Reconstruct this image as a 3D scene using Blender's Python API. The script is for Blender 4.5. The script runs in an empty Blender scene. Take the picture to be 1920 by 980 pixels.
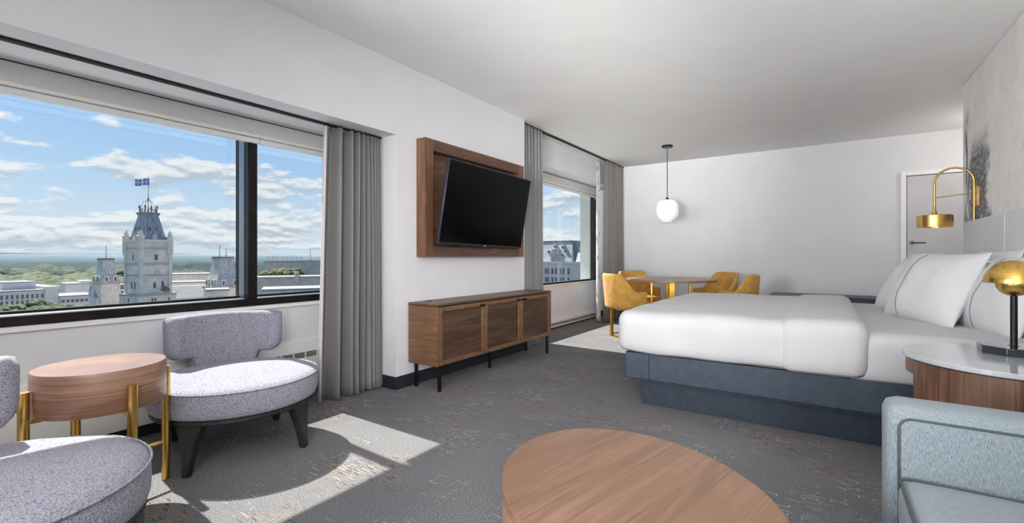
import bpy, bmesh, math, random
from mathutils import Vector, Matrix, noise
R = math.radians
PI = math.pi
COL = bpy.context.scene.collection
SC = bpy.context.scene

# ------------------------------------------------------------ camera
EYE = 1.05
F = 860.0
YAW = math.atan(586 / 860)
cam_d = bpy.data.cameras.new('camera')
cam = bpy.data.objects.new('camera', cam_d)
COL.objects.link(cam)
cam.location = (0, 0, EYE)
cam.rotation_euler = (R(90), 0, YAW)
cam_d.sensor_width = 36
cam_d.sensor_fit = 'HORIZONTAL'
cam_d.lens = 36 * F / 1920
cam_d.shift_y = -9 / 1920
cam_d.clip_start = 0.03
cam_d.clip_end = 60000
SC.camera = cam

# ------------------------------------------------------------ node helper
class NT:
    def __init__(s, tree):
        s.t = tree; s.n = tree.nodes; s.l = tree.links
    def add(s, kind, props=None, **ins):
        nd = s.n.new(kind)
        for k, v in (props or {}).items(): setattr(nd, k, v)
        for k, v in ins.items():
            k2 = int(k[1:]) if k[0] == 'i' and k[1:].isdigit() else k.replace('_', ' ')
            s.set(nd, k2, v)
        return nd
    def set(s, nd, k, v):
        if isinstance(v, bpy.types.NodeSocket): s.l.new(v, nd.inputs[k])
        elif isinstance(v, bpy.types.Node): s.l.new(v.outputs[0], nd.inputs[k])
        else:
            if isinstance(v, tuple) and len(v) == 3 and nd.inputs[k].type == 'RGBA': v = (*v, 1)
            nd.inputs[k].default_value = v
    def math(s, op, a, b=0.0, c=0.0, clamp=False):
        nd = s.n.new('ShaderNodeMath'); nd.operation = op; nd.use_clamp = clamp
        s.set(nd, 0, a); s.set(nd, 1, b)
        if len(nd.inputs) > 2: s.set(nd, 2, c)
        return nd.outputs[0]
    def mix(s, fac, a, b, blend='MIX'):
        nd = s.n.new('ShaderNodeMix'); nd.data_type = 'RGBA'; nd.blend_type = blend
        s.set(nd, 0, fac); s.set(nd, 6, a); s.set(nd, 7, b)
        return nd.outputs[2]
    def ramp(s, fac, stops, interp='LINEAR'):
        nd = s.n.new('ShaderNodeValToRGB'); cr = nd.color_ramp; cr.interpolation = interp
        while len(cr.elements) < len(stops): cr.elements.new(0.5)
        for e, (p, c) in zip(cr.elements, stops):
            e.position = p; e.color = (*c, 1) if isinstance(c, tuple) else (c, c, c, 1)
        s.set(nd, 0, fac)
        return nd.outputs[0]
    def step(s, v, a, b):
        nd = s.n.new('ShaderNodeMapRange'); nd.interpolation_type = 'SMOOTHSTEP'
        s.set(nd, 0, v); s.set(nd, 1, a); s.set(nd, 2, b); s.set(nd, 3, 0.0); s.set(nd, 4, 1.0)
        return nd.outputs[0]

# ------------------------------------------------------------ world: blue sky with clouds
def make_world():
    w = bpy.data.worlds.new('sky'); SC.world = w; w.use_nodes = True
    w.node_tree.nodes.clear()
    n = NT(w.node_tree)
    tc = n.add('ShaderNodeTexCoord')
    sep = n.add('ShaderNodeSeparateXYZ', Vector=tc.outputs['Generated'])
    x, y, z = sep.outputs
    el = n.math('ARCSINE', z)                       # elevation, radians
    az = n.math('ARCTAN2', y, x)
    base = n.ramp(n.math('MULTIPLY', el, 1.25, clamp=True), [
        (0.0, (0.68, 0.76, 0.84)), (0.07, (0.64, 0.76, 0.88)), (0.19, (0.44, 0.65, 0.90)),
        (0.36, (0.28, 0.50, 0.86)), (0.7, (0.18, 0.38, 0.76)), (1.0, (0.13, 0.30, 0.68))])
    # cloud coordinates: flattened towards the horizon
    cv = n.add('ShaderNodeCombineXYZ', X=n.math('MULTIPLY', az, 5.2),
               Y=n.math('MULTIPLY', n.math('POWER', n.math('MAXIMUM', n.math('ADD', el, 0.01), 0.0005), 0.80), 13.0), Z=4.3)
    n1 = n.add('ShaderNodeTexNoise', Vector=cv.outputs[0], Scale=1.55, Detail=9.0, Roughness=0.58, Distortion=0.15)
    cv2 = n.add('ShaderNodeVectorMath', {'operation': 'ADD'}, i0=cv.outputs[0], i1=(0.0, 0.13, 0.0))
    n2 = n.add('ShaderNodeTexNoise', Vector=cv2.outputs[0], Scale=1.55, Detail=6.0, Roughness=0.55, Distortion=0.15)
    # more cloud low, wisps above
    thr = n.ramp(n.math('MULTIPLY', el, 1.25, clamp=True), [(0.0, 0.46), (0.05, 0.44), (0.17, 0.46), (0.235, 0.57), (0.5, 0.63), (1.0, 0.66)])
    dens = n.step(n.math('SUBTRACT', n1.outputs[0], thr), 0.0, 0.085)
    shade = n.step(n.math('SUBTRACT', n1.outputs[0], n2.outputs[0]), -0.08, 0.06)
    ccol = n.mix(shade, (0.50, 0.58, 0.68), (0.90, 0.91, 0.93))
    above = n.step(el, -0.004, 0.012)
    col = n.mix(n.math('MULTIPLY', n.math('MULTIPLY', dens, above), 0.92), base, ccol)
    col = n.mix(n.step(el, 0.0, -0.02), col, (0.32, 0.36, 0.36))
    bg = n.add('ShaderNodeBackground', Color=col, Strength=1.0)
    out = n.add('ShaderNodeOutputWorld', Surface=bg)
make_world()

# sun through the windows
def add_light(name, kind, loc, energy, color=(1, 1, 1), **kw):
    d = bpy.data.lights.new(name, kind); d.energy = energy; d.color = color
    for k, v in kw.items(): setattr(d, k, v)
    o = bpy.data.objects.new(name, d); COL.objects.link(o); o.location = loc
    return o
SUN = add_light('sun', 'SUN', (-20, 2, 30), 10.5, (1.0, 0.95, 0.87), angle=R(0.6))
SUN.rotation_euler = Vector((1.0, -0.035, -1.195)).to_track_quat('-Z', 'Y').to_euler()
# soft fill lights added around and behind the camera, and one added in the hall
b = add_light('fill_light', 'AREA', (0.25, -0.75, 1.25), 25, (1.0, 0.98, 0.95), shape='RECTANGLE', size=1.3, size_y=1.3, spread=R(130))
b.rotation_euler = Vector((0.10, 0.55, 1.0)).to_track_quat('-Z', 'Y').to_euler()
b = add_light('fill_light', 'AREA', (0.30, -1.9, 1.15), 30, (1.0, 0.985, 0.98), shape='RECTANGLE', size=1.6, size_y=1.2, spread=R(75))
b.rotation_euler = Vector((0.05, 1.0, 0.50)).to_track_quat('-Z', 'Y').to_euler()
b = add_light('fill_light', 'AREA', (0.75, -0.8, 1.35), 22, (1.0, 0.985, 0.99), shape='RECTANGLE', size=1.0, size_y=1.0, spread=R(58))
b.rotation_euler = Vector((-0.66, 1.0, -0.08)).to_track_quat('-Z', 'Y').to_euler()
b = add_light('fill_light', 'AREA', (-2.3, -1.7, 1.35), 28, (1.0, 0.985, 0.98), shape='RECTANGLE', size=0.9, size_y=1.2, spread=R(70))
b.rotation_euler = Vector((0.42, 1.0, 0.06)).to_track_quat('-Z', 'Y').to_euler()
b = add_light('fill_light', 'AREA', (-0.4, -2.2, 1.0), 11, (1.0, 0.985, 0.96), shape='RECTANGLE', size=0.8, size_y=0.8, spread=R(27))
b.rotation_euler = Vector((-0.21, 1.0, 0.17)).to_track_quat('-Z', 'Y').to_euler()
b = add_light('fill_light', 'AREA', (0.1, -1.3, 2.3), 17, (1.0, 0.985, 0.98), shape='RECTANGLE', size=1.6, size_y=0.6, spread=R(110))
b.rotation_euler = Vector((-0.55, 1.0, -0.95)).to_track_quat('-Z', 'Y').to_euler()
add_light('hall_fill', 'POINT', (1.75, 6.9, 2.2), 13, (1.0, 0.93, 0.85), shadow_soft_size=0.15)  # point fill added out of view to brighten the door end

SC.view_settings.view_transform = 'Standard'
SC.view_settings.look = 'None'
SC.view_settings.exposure = 0.07
SC.view_settings.gamma = 1.0
SC.view_settings.use_curve_mapping = False

# ------------------------------------------------------------ materials
def lin(r, g, b):
    f = lambda c: ((c / 255 + 0.055) / 1.055) ** 2.4 if c > 10 else c / 255 / 12.92
    return (f(r), f(g), f(b))

def new_mat(name):
    m = bpy.data.materials.new(name); m.use_nodes = True
    n = NT(m.node_tree); n.n.clear()
    bs = n.add('ShaderNodeBsdfPrincipled'); out = n.add('ShaderNodeOutputMaterial', Surface=bs)
    return m, n, bs, out

def pm(name, c1, rough=0.6, metal=0.0, c2=None, ns=8.0, stretch=(1, 1, 1), bump=None, spec=0.5, coat=0.0, lo=0.35, hi=0.65, detail=4.0, sheen=0.0, aniso=0.0):
    m, n, bs, out = new_mat(name)
    tc = n.add('ShaderNodeTexCoord')
    mp = n.add('ShaderNodeMapping', Vector=tc.outputs['Object'], Scale=stretch)
    c2 = c2 or tuple(v * 0.93 for v in c1)
    nz = n.add('ShaderNodeTexNoise', Vector=mp, Scale=ns, Detail=detail)
    fac = n.step(nz.outputs[0], lo, hi)
    n.set(bs, 'Base Color', n.mix(fac, c1, c2))
    n.set(bs, 'Roughness', rough); n.set(bs, 'Metallic', metal)
    n.set(bs, 'Specular IOR Level', spec)
    if coat: n.set(bs, 'Coat Weight', coat); n.set(bs, 'Coat Roughness', 0.15)
    if sheen: n.set(bs, 'Sheen Weight', sheen); n.set(bs, 'Sheen Roughness', 0.4)
    if bump:
        bz = n.add('ShaderNodeTexNoise', Vector=mp, Scale=bump[0], Detail=3.0)
        bp = n.add('ShaderNodeBump', Height=bz.outputs[0], Strength=bump[1], Distance=bump[2] if len(bump) > 2 else 0.002)
        n.set(bs, 'Normal', bp.outputs[0])
    return m

def wood(name, dark, mid, light, axis='Y', scale=1.0, rough=0.42, coat=0.0, boards=0):
    """straight-grained veneer; axis = grain direction in object space"""
    m, n, bs, out = new_mat(name)
    tc = n.add('ShaderNodeTexCoord')
    def st(k): return {'X': (1, k, k), 'Y': (k, 1, k), 'Z': (k, k, 1), 'H': (1, 1, k)}[axis]
    mp = n.add('ShaderNodeMapping', Vector=tc.outputs['Object'], Scale=tuple(v * scale for v in st(9)))
    wz = n.add('ShaderNodeTexNoise', Vector=mp, Scale=0.9, Detail=3.0, Roughness=0.5, Distortion=0.6)
    rings = n.math('FRACT', n.math('MULTIPLY', wz.outputs[0], 7.0))
    rings = n.math('ABSOLUTE', n.math('SUBTRACT', rings, 0.5))
    mp2 = n.add('ShaderNodeMapping', Vector=tc.outputs['Object'], Scale=tuple(v * scale for v in st(60)))
    fz = n.add('ShaderNodeTexNoise', Vector=mp2, Scale=2.4, Detail=4.0, Roughness=0.65)
    mp3 = n.add('ShaderNodeMapping', Vector=tc.outputs['Object'], Scale=tuple(v * scale for v in st(3)))
    bz = n.add('ShaderNodeTexNoise', Vector=mp3, Scale=1.3, Detail=2.0)
    c = n.mix(n.step(rings, 0.0, 0.5), mid, light)
    c = n.mix(n.step(fz.outputs[0], 0.42, 0.70), c, dark)
    c = n.mix(n.math('MULTIPLY', n.step(bz.outputs[0], 0.35, 0.7), 0.55), c, dark)
    if boards:
        sp = n.add('ShaderNodeSeparateXYZ', Vector=tc.outputs['Object'])
        ib = n.math('FLOOR', n.math('DIVIDE', sp.outputs[0], boards))
        wn = n.add('ShaderNodeTexWhiteNoise', {'noise_dimensions': '1D'}, W=ib)
        c = n.mix(n.math('MULTIPLY', wn.outputs[0], 0.35), c, light)
    n.set(bs, 'Base Color', c); n.set(bs, 'Roughness', rough)
    if coat: n.set(bs, 'Coat Weight', coat); n.set(bs, 'Coat Roughness', 0.2)
    bp = n.add('ShaderNodeBump', Height=fz.outputs[0], Strength=0.12, Distance=0.0008)
    n.set(bs, 'Normal', bp.outputs[0])
    return m

def weave(name, c1, c2, scale=220.0, strength=0.5, dist=0.003, stretch=(1, 1, 1), rough=0.9, c3=None):
    m, n, bs, out = new_mat(name)
    tc = n.add('ShaderNodeTexCoord')
    mp = n.add('ShaderNodeMapping', Vector=tc.outputs['Object'], Scale=stretch)
    vo = n.add('ShaderNodeTexVoronoi', Vector=mp, Scale=scale)
    nz = n.add('ShaderNodeTexNoise', Vector=mp, Scale=scale * 0.45, Detail=4.0, Roughness=0.7)
    fac = n.step(n.math('ADD', nz.outputs[0], n.math('MULTIPLY', vo.outputs['Distance'], 0.25)), 0.44, 0.74)
    c = n.mix(fac, c1, c2)
    if c3:
        n3 = n.add('ShaderNodeTexNoise', Vector=mp, Scale=scale * 0.9, Detail=2.0)
        c = n.mix(n.step(n3.outputs[0], 0.60, 0.68), c, c3)
    n.set(bs, 'Base Color', c); n.set(bs, 'Roughness', rough); n.set(bs, 'Specular IOR Level', 0.2)
    n.set(bs, 'Sheen Weight', 0.15)
    h = n.math('SUBTRACT', nz.outputs[0], n.math('MULTIPLY', vo.outputs['Distance'], 0.6))
    bp = n.add('ShaderNodeBump', Height=h, Strength=strength, Distance=dist)
    n.set(bs, 'Normal', bp.outputs[0])
    return m

def carpet():
    m, n, bs, out = new_mat('carpet')
    tc = n.add('ShaderNodeTexCoord'); P = tc.outputs['Object']
    fine = n.add('ShaderNodeTexNoise', Vector=P, Scale=170.0, Detail=4.0, Roughness=0.8)
    mid = n.add('ShaderNodeTexNoise', Vector=P, Scale=1.6, Detail=3.0)
    loop = n.add('ShaderNodeTexVoronoi', Vector=P, Scale=230.0)
    c = n.mix(n.step(fine.outputs[0], 0.40, 0.62), lin(88, 88, 93), lin(156, 155, 156))
    c = n.mix(n.math('MULTIPLY', n.step(mid.outputs[0], 0.35, 0.7), 0.35), c, lin(98, 98, 102))
    sp = n.add('ShaderNodeSeparateXYZ', Vector=P)
    def dashes(cw, ch, ox, oy, keep, thick, length, vert=False):
        X = n.math('ADD', sp.outputs[0], ox); Y = n.math('ADD', sp.outputs[1], oy)
        if vert: X, Y = Y, X
        gy = n.math('DIVIDE', Y, ch); iy = n.math('FLOOR', gy); fy = n.math('FRACT', gy)
        wn0 = n.add('ShaderNodeTexWhiteNoise', {'noise_dimensions': '1D'}, W=iy)
        gx = n.math('ADD', n.math('DIVIDE', X, cw), wn0.outputs[0]); ix = n.math('FLOOR', gx); fx = n.math('FRACT', gx)
        cb = n.add('ShaderNodeCombineXYZ', X=ix, Y=iy, Z=ox)
        wn = n.add('ShaderNodeTexWhiteNoise', {'noise_dimensions': '3D'}, Vector=cb.outputs[0])
        k = n.math('LESS_THAN', wn.outputs[0], keep)
        a = n.math('LESS_THAN', n.math('ABSOLUTE', n.math('SUBTRACT', fy, 0.5)), thick)
        b_ = n.math('LESS_THAN', n.math('ABSOLUTE', n.math('SUBTRACT', fx, 0.5)), length)
        return n.math('MULTIPLY', n.math('MULTIPLY', a, b_), k)
    patch = n.add('ShaderNodeTexNoise', Vector=P, Scale=2.3, Detail=2.0)
    pk = n.step(patch.outputs[0], 0.50, 0.64)
    patch2 = n.add('ShaderNodeTexNoise', Vector=tc.outputs['Object'], Scale=3.1, Detail=2.0, Distortion=0.4)
    pk2 = n.step(patch2.outputs[0], 0.50, 0.60)
    d1 = n.math('MAXIMUM', dashes(0.078, 0.016, 0.3, 0.1, 0.36, 0.13, 0.36), dashes(0.030, 0.045, 0.9, 0.4, 0.30, 0.06, 0.28, True))
    d2 = n.math('MAXIMUM', dashes(0.085, 0.019, 5.3, 2.1, 0.32, 0.12, 0.36), dashes(0.036, 0.050, 1.9, 3.4, 0.26, 0.06, 0.3, True))
    c = n.mix(n.math('MULTIPLY', n.math('MULTIPLY', d1, pk), 0.8), c, lin(176, 132, 90))
    c = n.mix(n.math('MULTIPLY', n.math('MULTIPLY', d2, pk2), 0.6), c, lin(196, 190, 178))
    d3 = dashes(0.055, 0.019, 9.1, 7.7, 0.30, 0.18, 0.36)
    c = n.mix(n.math('MULTIPLY', n.math('MULTIPLY', d3, pk), 0.7), c, lin(58, 56, 60))
    n.set(bs, 'Base Color', c); n.set(bs, 'Roughness', 0.95); n.set(bs, 'Specular IOR Level', 0.1)
    h = n.math('SUBTRACT', fine.outputs[0], loop.outputs['Distance'])
    bp = n.add('ShaderNodeBump', Height=h, Strength=0.5, Distance=0.003)
    n.set(bs, 'Normal', bp.outputs[0])
    return m

def glass_mat():
    m, n, bs, out = new_mat('window_glass')
    n.n.remove(bs)
    tr = n.add('ShaderNodeBsdfTransparent', Color=(0.95, 0.97, 0.97))
    gl = n.add('ShaderNodeBsdfGlossy', Roughness=0.02, Color=(0.9, 0.95, 1.0))
    lw = n.add('ShaderNodeLayerWeight', Blend=0.5)
    fr = n.math('ADD', n.math('MULTIPLY', n.math('POWER', lw.outputs['Facing'], 5.0), 0.45), 0.025)
    mx = n.add('ShaderNodeMixShader', Fac=fr, i1=tr, i2=gl)
    n.set(out, 'Surface', mx)
    return m

def mural_mat():
    m, n, bs, out = new_mat('mural_print')
    tc = n.add('ShaderNodeTexCoord'); P = tc.outputs['Object']
    sp = n.add('ShaderNodeSeparateXYZ', Vector=P)
    y, z = sp.outputs[1], sp.outputs[2]
    big = n.add('ShaderNodeTexNoise', Vector=P, Scale=0.9, Detail=5.0, Distortion=0.6)
    c = n.mix(n.step(big.outputs[0], 0.35, 0.72), lin(244, 242, 239), lin(226, 225, 224))
    mp = n.add('ShaderNodeMapping', Vector=P, Scale=(1.0, 3.4, 0.8), Rotation=(R(-14), 0, 0))
    vein = n.add('ShaderNodeTexNoise', Vector=mp, Scale=2.0, Detail=8.0, Roughness=0.65, Distortion=0.4)
    v = n.math('ABSOLUTE', n.math('SUBTRACT', vein.outputs[0], 0.5))
    c = n.mix(n.math('MULTIPLY', n.step(v, 0.010, 0.0), 0.30), c, lin(120, 118, 120))
    # dark spattered column near the far edge
    edge = n.add('ShaderNodeTexNoise', Vector=P, Scale=3.0, Detail=6.0, Roughness=0.7)
    sh = n.math('ADD', y, n.math('MULTIPLY', n.math('SUBTRACT', edge.outputs[0], 0.5), 0.75))
    zf = n.step(z, 2.12, 1.85)
    cen = n.math('ADD', 5.12, n.math('MULTIPLY', z, 0.06))
    m1 = n.step(n.math('ABSOLUTE', n.math('SUBTRACT', sh, cen)), 0.34, 0.20)
    sp1 = n.add('ShaderNodeTexNoise', Vector=P, Scale=26.0, Detail=6.0, Roughness=0.8)
    tone = n.ramp(sp1.outputs[0], [(0.36, lin(52, 52, 58)), (0.52, lin(92, 92, 98)), (0.62, lin(205, 204, 204)), (0.75, lin(235, 233, 230))])
    c = n.mix(n.math('MULTIPLY', n.math('MULTIPLY', m1, zf), 0.92), c, tone)
    m2 = n.math('MULTIPLY', n.step(n.math('ABSOLUTE', n.math('SUBTRACT', y, 5.58)), 0.12, 0.05), n.step(z, 2.38, 2.2))
    st = n.add('ShaderNodeTexNoise', Vector=n.add('ShaderNodeMapping', Vector=P, Scale=(1, 6, 1.2)).outputs[0], Scale=3.0, Detail=4.0)
    c = n.mix(n.math('MULTIPLY', m2, n.step(st.outputs[0], 0.42, 0.6)), c, lin(96, 96, 100))
    n.set(bs, 'Base Color', c); n.set(bs, 'Roughness', 0.7)
    return m

M = dict(
    wall=pm('white_wall_paint', (0.74, 0.745, 0.77), 0.75, c2=(0.72, 0.725, 0.75), ns=3, bump=(220, 0.06, 0.001)),
    ceil=pm('ceiling_paint', (0.87, 0.87, 0.86), 0.85, c2=(0.85, 0.85, 0.84), ns=2, bump=(160, 0.08, 0.001)),
    trimw=pm('white_enamel', (0.88, 0.88, 0.87), 0.4, c2=(0.86, 0.86, 0.85), ns=5),
    blind=pm('blind_fabric', (0.74, 0.73, 0.71), 0.8, c2=(0.72, 0.71, 0.69), ns=30),
    carpet=carpet(),
    base=pm('charcoal_vinyl', lin(38, 42, 50), 0.5, ns=6),
    bronze=pm('dark_bronze_metal', lin(48, 42, 42), 0.35, 0.7, c2=lin(36, 33, 35), ns=10),
    alu=pm('aluminium', lin(176, 180, 186), 0.3, 0.8, ns=10),
    slate_metal=pm('grey_anodised', lin(138, 148, 160), 0.32, 0.7, ns=10),
    black=pm('black_metal', lin(26, 26, 28), 0.4, 0.4, ns=20),
    dark=pm('dark_slot', lin(30, 28, 28), 0.7, ns=20),
    brass=pm('brushed_brass', lin(232, 190, 110), 0.27, 1.0, c2=lin(216, 172, 92), ns=40, stretch=(1, 1, 6)),
    goldleg=pm('gold_metal', lin(214, 170, 70), 0.3, 0.9, c2=lin(196, 150, 60), ns=12),
    walnut=wood('walnut_veneer', lin(76, 56, 45), lin(100, 75, 60), lin(120, 92, 74), 'Y'),
    walnutD=wood('walnut_door_panel', lin(58, 42, 34), lin(84, 62, 50), lin(106, 80, 64), 'Y', scale=0.6),
    walnutZ=wood('walnut_veneer_upright', lin(76, 53, 40), lin(104, 74, 56), lin(124, 91, 70), 'Z', scale=0.7),
    walnutX=wood('walnut_veneer_side', lin(96, 68, 48), lin(122, 90, 64), lin(142, 108, 80), 'X'),
    tvwood=wood('walnut_frame_veneer', lin(72, 49, 38), lin(96, 68, 54), lin(118, 86, 68), 'Y'),
    tvwoodZ=wood('walnut_frame_veneer_upright', lin(86, 57, 42), lin(116, 80, 58), lin(140, 100, 74), 'Z', scale=0.7),
    coffee=wood('coffee_table_veneer', lin(112, 84, 66), lin(128, 97, 77), lin(144, 112, 91), 'Y', scale=0.8, rough=0.38, boards=.085),
    rimwood=wood('table_rim_veneer', lin(130, 94, 68), lin(150, 112, 84), lin(166, 128, 98), 'Z', scale=0.6),
    sidewood=wood('side_table_veneer', lin(122, 88, 68), lin(146, 108, 86), lin(170, 132, 110), 'H', scale=0.8, rough=0.35, coat=0.35),
    dinewood=wood('dining_top_veneer', lin(120, 88, 68), lin(150, 116, 94), lin(172, 138, 114), 'X', rough=0.3),
    blackwood=wood('ebonised_wood', lin(16, 17, 18), lin(32, 33, 35), lin(50, 52, 54), 'Z', scale=1.4, rough=0.5),
    boucle=weave('grey_boucle', lin(88, 88, 104), lin(178, 177, 190), 430, 0.7, 0.0025),
    gold_fabric=pm('mustard_velvet', lin(206, 158, 78), 0.8, c2=lin(190, 140, 62), ns=14, bump=(300, 0.2, 0.001), sheen=0.3),
    sofa=weave('blue_grey_sofa_weave', lin(96, 108, 116), lin(146, 157, 164), 1500, 0.3, 0.0012, (1, 1, 0.10)),
    sofa_flat=weave('blue_grey_cushion_weave', lin(112, 124, 132), lin(144, 154, 161), 1500, 0.3, 0.0012, (0.12, 1, 1)),
    piping=pm('dark_piping', lin(74, 84, 88), 0.8, ns=30),
    linen=pm('white_cotton', (0.51, 0.51, 0.525), 0.85, c2=(0.49, 0.49, 0.505), ns=4, bump=(7, 0.35, 0.02), sheen=0.1),
    pillow=pm('white_pillow_cotton', (0.63, 0.63, 0.65), 0.85, c2=(0.61, 0.61, 0.63), ns=4, bump=(11, 0.45, 0.02), sheen=0.1),
    stitch=pm('grey_stitching', lin(118, 118, 126), 0.8, ns=30),
    navy=pm('navy_leatherette', lin(52, 64, 78), 0.5, c2=lin(44, 56, 70), ns=30, bump=(240, 0.2, 0.001)),
    navy2=pm('navy_plinth', lin(40, 54, 68), 0.6, c2=lin(34, 46, 60), ns=20),
    headb=pm('pale_grey_upholstery', lin(222, 224, 226), 0.7, c2=lin(216, 218, 221), ns=20, bump=(260, 0.15, 0.001)),
    marble=pm('pale_grey_stone', lin(186, 190, 194), 0.12, c2=lin(176, 180, 186), ns=5, coat=0.5),
    stonebase=pm('black_stone', lin(34, 38, 44), 0.1, c2=lin(28, 30, 36), ns=12, coat=0.6),
    curtain=pm('grey_curtain_cloth', lin(134, 133, 132), 0.85, c2=lin(122, 121, 121), ns=3, bump=(60, 0.12, 0.003), sheen=0.15, stretch=(1, 1, 0.3)),
    lining=pm('pale_curtain_lining', lin(218, 208, 208), 0.85, ns=5),
    sheer=pm('white_lining_cloth', lin(214, 216, 218), 0.8, c2=lin(150, 156, 162), ns=12, lo=0.45, hi=0.7),
    screen=pm('screen_glass', lin(5, 5, 7), 0.16, ns=2, spec=0.15),
    bezel=pm('dark_bezel', lin(58, 58, 70), 0.3, 0.5, ns=10),
    opal=pm('opal_glass', (0.9, 0.9, 0.9), 0.3, c2=(0.88, 0.88, 0.88), ns=3),
    door=pm('grey_door_paint', lin(200, 200, 202), 0.5, ns=3),
    steel=pm('satin_steel', lin(120, 122, 128), 0.3, 0.9, ns=12),
    concrete=pm('grey_concrete', lin(192, 192, 184), 0.85, c2=lin(182, 182, 174), ns=4),
    glass=glass_mat(), mural=mural_mat(),
    stone=pm('pale_limestone', (0.90, 0.79, 0.69), 0.9, c2=(0.70, 0.62, 0.55), ns=0.8, lo=0.3, hi=0.7, detail=8),
    stone2=pm('limestone_trim', (0.52, 0.46, 0.41), 0.9, ns=1.0),
    slate=pm('blue_slate_roof', (0.34, 0.37, 0.42), 0.6, c2=(0.16, 0.18, 0.22), ns=1.1, stretch=(2, 2, 0.25), lo=0.35, hi=0.65, detail=6),
    zinc=pm('pale_zinc_roof', (0.58, 0.56, 0.52), 0.5, c2=(0.36, 0.36, 0.35), ns=1.5, stretch=(2, 2, 0.5), detail=6),
    whiteroof=pm('white_flat_roof', (0.34, 0.33, 0.32), 0.8, c2=(0.28, 0.275, 0.27), ns=0.3),
    office=pm('pale_precast_wall', (0.82, 0.74, 0.70), 0.8, c2=(0.76, 0.69, 0.66), ns=0.3),
    darkglass=pm('far_window_glass', (0.07, 0.08, 0.10), 0.2, ns=1),
    iron=pm('rusty_ironwork', (0.20, 0.16, 0.14), 0.6, 0.3, ns=4),
    brownstone=pm('grey_green_stone', (0.48, 0.47, 0.43), 0.9, c2=(0.38, 0.38, 0.35), ns=0.6, detail=6),
    leaf=pm('tree_leaves', (0.03, 0.055, 0.014), 0.8, c2=(0.10, 0.13, 0.03), ns=0.9, detail=8, lo=0.38, hi=0.62, bump=(2.5, 0.9, 0.6)),
    leaf_dark=pm('dark_tree_leaves', (0.022, 0.045, 0.022), 0.85, c2=(0.05, 0.085, 0.04), ns=0.4, detail=8, bump=(1.2, 0.9, 1.0)),
    leaf_yel=pm('yellow_green_leaves', (0.09, 0.10, 0.022), 0.85, c2=(0.16, 0.15, 0.035), ns=0.9, detail=8, bump=(2.5, 0.9, 0.6)),
    bark=pm('bark', (0.10, 0.08, 0.06), 0.9, ns=3),
    flagblue=pm('flag_blue', (0.02, 0.09, 0.45), 0.8, ns=3), flagwhite=pm('flag_white', (0.8, 0.8, 0.8), 0.8, ns=3),
)

_b = M['opal'].node_tree.nodes['Principled BSDF']      # the pendant is softly lit
_b.inputs['Emission Color'].default_value = (1, 0.98, 0.95, 1); _b.inputs['Emission Strength'].default_value = 0.22
# ------------------------------------------------------------ geometry helpers
def BM(): return bmesh.new()

def obj(name, bm, mat, parent=None, smooth=None, bevel=None, shift=None, seg=2, solid=None):
    """one mesh object; shift: subtract (for parts built in world coordinates)"""
    if shift is not None: bmesh.ops.translate(bm, verts=bm.verts, vec=-Vector(shift))
    me = bpy.data.meshes.new(name)
    bmesh.ops.recalc_face_normals(bm, faces=bm.faces)
    bm.to_mesh(me); bm.free()
    o = bpy.data.objects.new(name, me); COL.objects.link(o)
    me.materials.append(M[mat] if isinstance(mat, str) else mat)
    if smooth is not None:
        me.shade_smooth()
        if smooth < 180: me.set_sharp_from_angle(angle=R(smooth))
    if solid:
        md = o.modifiers.new('solid', 'SOLIDIFY'); md.thickness = solid; md.offset = 0
    if bevel:
        md = o.modifiers.new('bevel', 'BEVEL'); md.width = bevel; md.segments = seg; md.limit_method = 'ANGLE'; md.angle_limit = R(40)
        if smooth is None: me.shade_smooth(); me.set_sharp_from_angle(angle=R(35))
    if parent: o.parent = parent
    return o

def tag(o, label=None, cat=None, group=None, kind=None):
    if label: o['label'] = label
    if cat: o['category'] = cat
    if group: o['group'] = group
    if kind: o['kind'] = kind
    return o

def thing(name, label, cat, loc=(0, 0, 0), rz=0.0, group=None):
    o = bpy.data.objects.new(name, None); COL.objects.link(o)
    o.location = loc; o.rotation_euler = (0, 0, rz); o.empty_display_size = 0.1
    return tag(o, label, cat, group)

def copy_tree(o, parent=None):
    c = o.copy(); COL.objects.link(c); c.parent = parent
    for ch in list(o.children): copy_tree(ch, c)
    return c

def bx(bm, x0, x1, y0, y1, z0, z1, mtx=None):
    vs = [bm.verts.new((x, y, z)) for z in (z0, z1) for y in (y0, y1) for x in (x0, x1)]
    for f in ((0, 2, 3, 1), (4, 5, 7, 6), (0, 1, 5, 4), (2, 6, 7, 3), (0, 4, 6, 2), (1, 3, 7, 5)):
        bm.faces.new([vs[i] for i in f])
    if mtx: bmesh.ops.transform(bm, matrix=mtx, verts=vs)
    return bm

def loft(bm, rings, cap=True, closed=True):
    vr = [[bm.verts.new(p) for p in r] for r in rings]
    m = len(rings[0])
    for a, b_ in zip(vr, vr[1:]):
        for i in range(m if closed else m - 1):
            j = (i + 1) % m
            bm.faces.new((a[i], a[j], b_[j], b_[i]))
    if cap and closed:
        bm.faces.new(vr[0]); bm.faces.new(vr[-1][::-1])
    return bm

def lathe(bm, prof, cx=0, cy=0, n=48, cap=True, a0=0.0, sx=1.0, sy=1.0):
    rings = [[(cx + r * sx * math.cos(a0 + 2 * PI * i / n), cy + r * sy * math.sin(a0 + 2 * PI * i / n), z) for i in range(n)] for r, z in prof]
    return loft(bm, rings, cap)

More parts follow.
